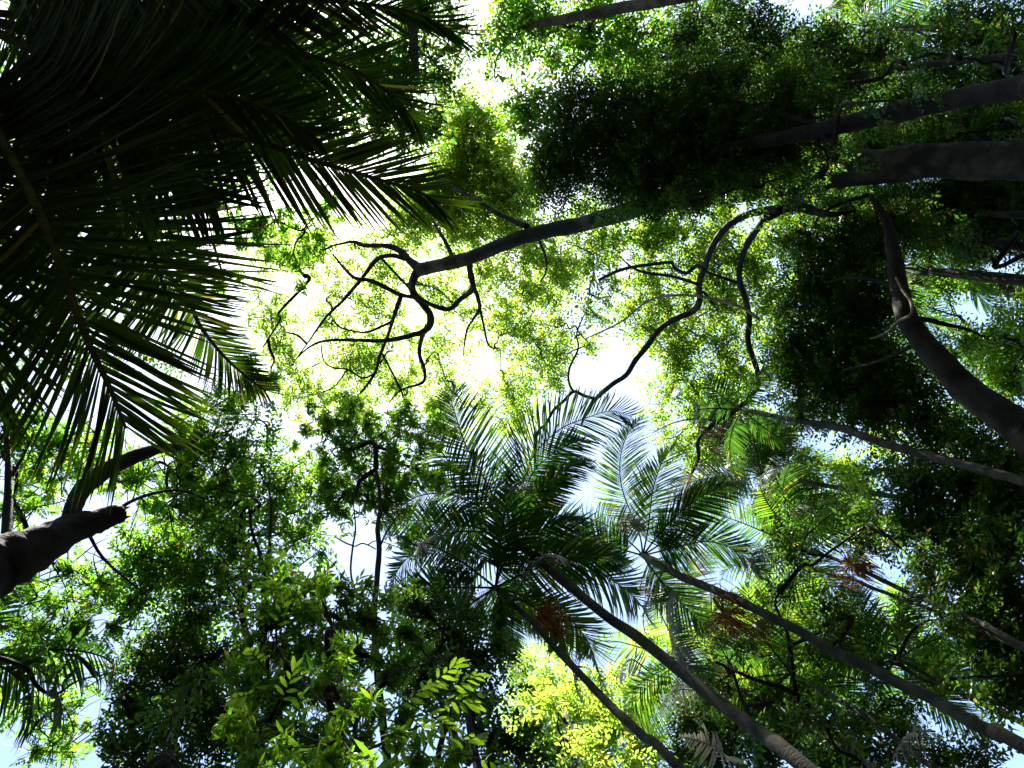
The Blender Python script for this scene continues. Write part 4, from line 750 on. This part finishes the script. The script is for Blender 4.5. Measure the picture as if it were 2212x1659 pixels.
# ---- near palms, top left: each leaflet its own piece
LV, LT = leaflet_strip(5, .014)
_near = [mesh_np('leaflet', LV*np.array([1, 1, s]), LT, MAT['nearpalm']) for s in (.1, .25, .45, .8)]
def in_frame(p):
    c = C2W.T @ (p-EYE)
    if c[2] > -.2: return False
    u = CW/2-c[0]/c[2]*F; v = CH/2+c[1]/c[2]*F
    return -20 < u < CW+20 and -20 < v < CH+20
def near_palm(label, crown, base, fronds, seed):
    rng = np.random.default_rng(seed)
    base = np.array([base[0], base[1], 0.0])
    root = thing('near_palm', label, 'palm', base, 'near palms over the camera')
    top = PD(*crown)
    m1 = base*.6+top*.4+np.array([.1, .05, 0]); m2 = base*.25+top*.75
    V, T = tube_arr([base-[0, 0, .1], base+[0, 0, .15], m1, m2, top-[0, 0, .3]], [.22, .16, .13, .12, .11], 14, 8, rng, .02)
    part('trunk', V, T, MAT['palmbark'], root, True)
    V, T = tube_arr([top-[0, 0, .35], top-[0, 0, .1], top+[0, 0, .3]], [.12, .15, .07], 12, 6); part('crownshaft', V, T, MAT['shaft'], root, True)
    cnt = 0; rest = []
    for pts, ln, n, kw in fronds:
        P = td(pts); P = np.vstack([[top], P])
        V, T = tube_arr(P, np.linspace(.028, .006, len(P)), 8, 8, cap=False)
        fo = part('frond', V, T, MAT['rachis'], root, True)
        for (O, R, l, ww) in frond_layout(P, ln, n, rng, **kw):
            vis = in_frame(O+R[:, 0]*l*.6) and in_frame(O+R[:, 0]*l*.2)
            if vis and cnt < 300:
                o = bpy.data.objects.new('leaflet', _near[int(rng.integers(0, 4))]); col.objects.link(o)
                o.parent = fo; cnt += 1
                A = np.eye(4); A[:3, :3] = R @ np.diag([l, ww, l]); A[:3, 3] = O-base
                o.matrix_basis = Matrix(A.tolist())
            else: rest.append((O, R, l, ww))
    if rest:
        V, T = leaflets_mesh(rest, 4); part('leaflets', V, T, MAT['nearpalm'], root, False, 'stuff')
    return root
near_palm('black backlit palm whose long frond reaches right across the top toward the mossy limbs', (-120, 20, 7.0), (-6.2, 4.8),
  [([(130, 130, 6.2), (300, 215, 5.6), (430, 265, 5.2), (553, 303, 5.0), (650, 338, 4.9), (733, 363, 4.8), (836, 393, 4.75), (900, 412, 4.7), (950, 440, 4.65)], .74, 134, dict(width=0.027, ang=(1.35, .35), vee=.1, start=.2, droop=.15)),
   ([(200, 40, 6.6), (450, 20, 6.2), (650, 0, 6.0), (800, 10, 5.8), (900, 30, 5.7), (980, 70, 5.6)], .75, 89, dict(width=0.031, ang=(1.2, .3), vee=.1, start=.2, droop=.25)),
   ([(200, 100, 6.4), (430, 90, 6.1), (620, 110, 5.9), (760, 150, 5.8), (850, 210, 5.7), (900, 270, 5.6)], .75, 89, dict(width=0.031, ang=(1.2, .35), vee=.1, start=.2, droop=.25)),
   ([(100, 120, 6.0), (250, 170, 5.5), (380, 190, 5.2), (500, 210, 5.0), (600, 245, 4.9), (680, 290, 4.8)], .7, 89, dict(width=0.032, ang=(1.25, .4), vee=.1, start=.2, droop=.2)),
   ([(60, -20, 6.6), (250, -60, 6.2), (450, -80, 5.9), (640, -60, 5.7)], .8, 80, dict(width=0.031, ang=(1.2, .4), vee=.1, start=.2, droop=.3)),
   ([(80, 60, 6.8), (240, 50, 6.5), (400, 60, 6.3), (540, 90, 6.2), (640, 150, 6.1)], .8, 96, dict(width=0.029, ang=(1.2, .4), vee=.1, start=.15, droop=.25)),
   ], 71)
near_palm('black backlit palm whose frond hangs down the left side over the snapped limb', (-90, 130, 6.0), (-7.0, 3.4),
  [([(20, 330, 5.0), (90, 470, 4.5), (140, 600, 4.2), (172, 690, 4.1), (205, 770, 4.05), (236, 835, 4.0), (256, 885, 3.95), (272, 925, 3.9)], 1.0, 134, dict(width=0.026, ang=(1.65, .45), vee=.06, start=.16, droop=.1)),
   ([(120, 270, 5.6), (230, 380, 5.4), (300, 480, 5.2), (340, 580, 5.1), (370, 660, 5.0)], 1.08, 110, dict(width=0.027, ang=(1.55, .85), vee=.03, start=.2, droop=.05)),
   ([(-40, 350, 5.2), (-30, 560, 4.7), (-10, 720, 4.5), (-20, 860, 4.4)], .85, 89, dict(width=0.030, ang=(1.3, .5), vee=.1, start=.2, droop=.2)),
   ([(150, 350, 6.6), (300, 520, 6.6), (400, 640, 6.5), (433, 705, 6.4), (480, 765, 6.3), (530, 812, 6.2), (575, 845, 6.1)], .55, 102, dict(width=0.023, ang=(1.3, .4), vee=.1, start=.45, droop=.15)),
   ([(60, 210, 5.4), (160, 250, 5.0), (280, 300, 4.8), (380, 360, 4.7), (460, 430, 4.6)], .8, 86, dict(width=0.031, ang=(1.3, .45), vee=.1, start=.2, droop=.15)),
   ], 73)

# ---- lianas
def liana(label, rows, w_mat='liana', seed=1):
    rng = np.random.default_rng(seed); P, R = px_tube(rows)
    V, T = tube_arr(P, R, 7, 6, rng, .05); V = V-P[0]
    o = bpy.data.objects.new('liana', mesh_np('liana', V, T, MAT[w_mat], True)); col.objects.link(o); o.location = tuple(P[0])
    o['label'] = label; o['category'] = 'vine'; o['group'] = 'lianas slung between the branches'
liana('pale liana arching left from the dark curving limbs over bright leaves', [(1263, 733, 18.5, 3), (1340, 696, 18, 4), (1400, 650, 17.2, 5), (1456, 638, 16.6, 6), (1519, 642, 16, 6), (1599, 663, 15.4, 7), (1640, 690, 15, 6)])
liana('thin pale liana looped round the thick black leaning trunk', [(1935, 600, 10.2, 4), (1949, 626, 9.9, 5), (1968, 653, 9.5, 6), (1967, 680, 9.3, 6), (1942, 693, 9.5, 5), (1912, 720, 9.8, 4), (1880, 732, 10, 3)])
liana('brown liana crossing behind the long grey palm trunk near the corner', [(1790, 1450, 9.6, 3), (1870, 1472, 8.8, 5), (1959, 1474, 8.2, 6), (2092, 1463, 7.4, 6), (2212, 1458, 6.8, 6)], 'bark')

# ---- the forest all round, out to where it closes the view
rng = np.random.default_rng(99)
pts = []
n = 10500
a = rng.uniform(0, 2*math.pi, n); r = 26+22*rng.random(n)**.8; z = rng.uniform(0, 1, n)**.8*np.minimum(24, r*.5)
q = np.stack([r*np.cos(a), r*np.sin(a), z], 1); pts.append(q)
def out_frame(p, m=150):
    c = (p-EYE) @ C2W
    u = CW/2-c[:, 0]/c[:, 2]*F; v = CH/2+c[:, 1]/c[:, 2]*F
    return ~((c[:, 2] < -.3) & (u > -m) & (u < CW+m) & (v > -m) & (v < CH+m))
n = 8500
a = rng.uniform(0, 2*math.pi, n); r = 36*np.sqrt(rng.random(n)); z = rng.uniform(10, 24, n)
q = np.stack([r*np.cos(a), r*np.sin(a), z], 1); q = q[out_frame(q, 760)]
pts.append(q)
n = 3500
a = rng.uniform(0, 2*math.pi, n); r = 5+22*np.sqrt(rng.random(n)); z = rng.uniform(3, 10, n)
q = np.stack([r*np.cos(a), r*np.sin(a), z], 1); q = q[out_frame(q, 1500)]
pts.append(q)
pts = np.vstack(pts)
d = unit(rng.normal(0, 1, (len(pts), 3))*[1, 1, .5])
V, T = sprays(pts, d, .76, 'alt', 'kite', rng, .6)
o = bpy.data.objects.new('forest', mesh_np('forest', V, T, MAT['far'])); col.objects.link(o)
o['kind'] = 'stuff'; o['label'] = 'dense dark rainforest closing the view all round'; o['category'] = 'forest'

for o in bpy.data.objects:
    if '_b' in o: del o['_b']
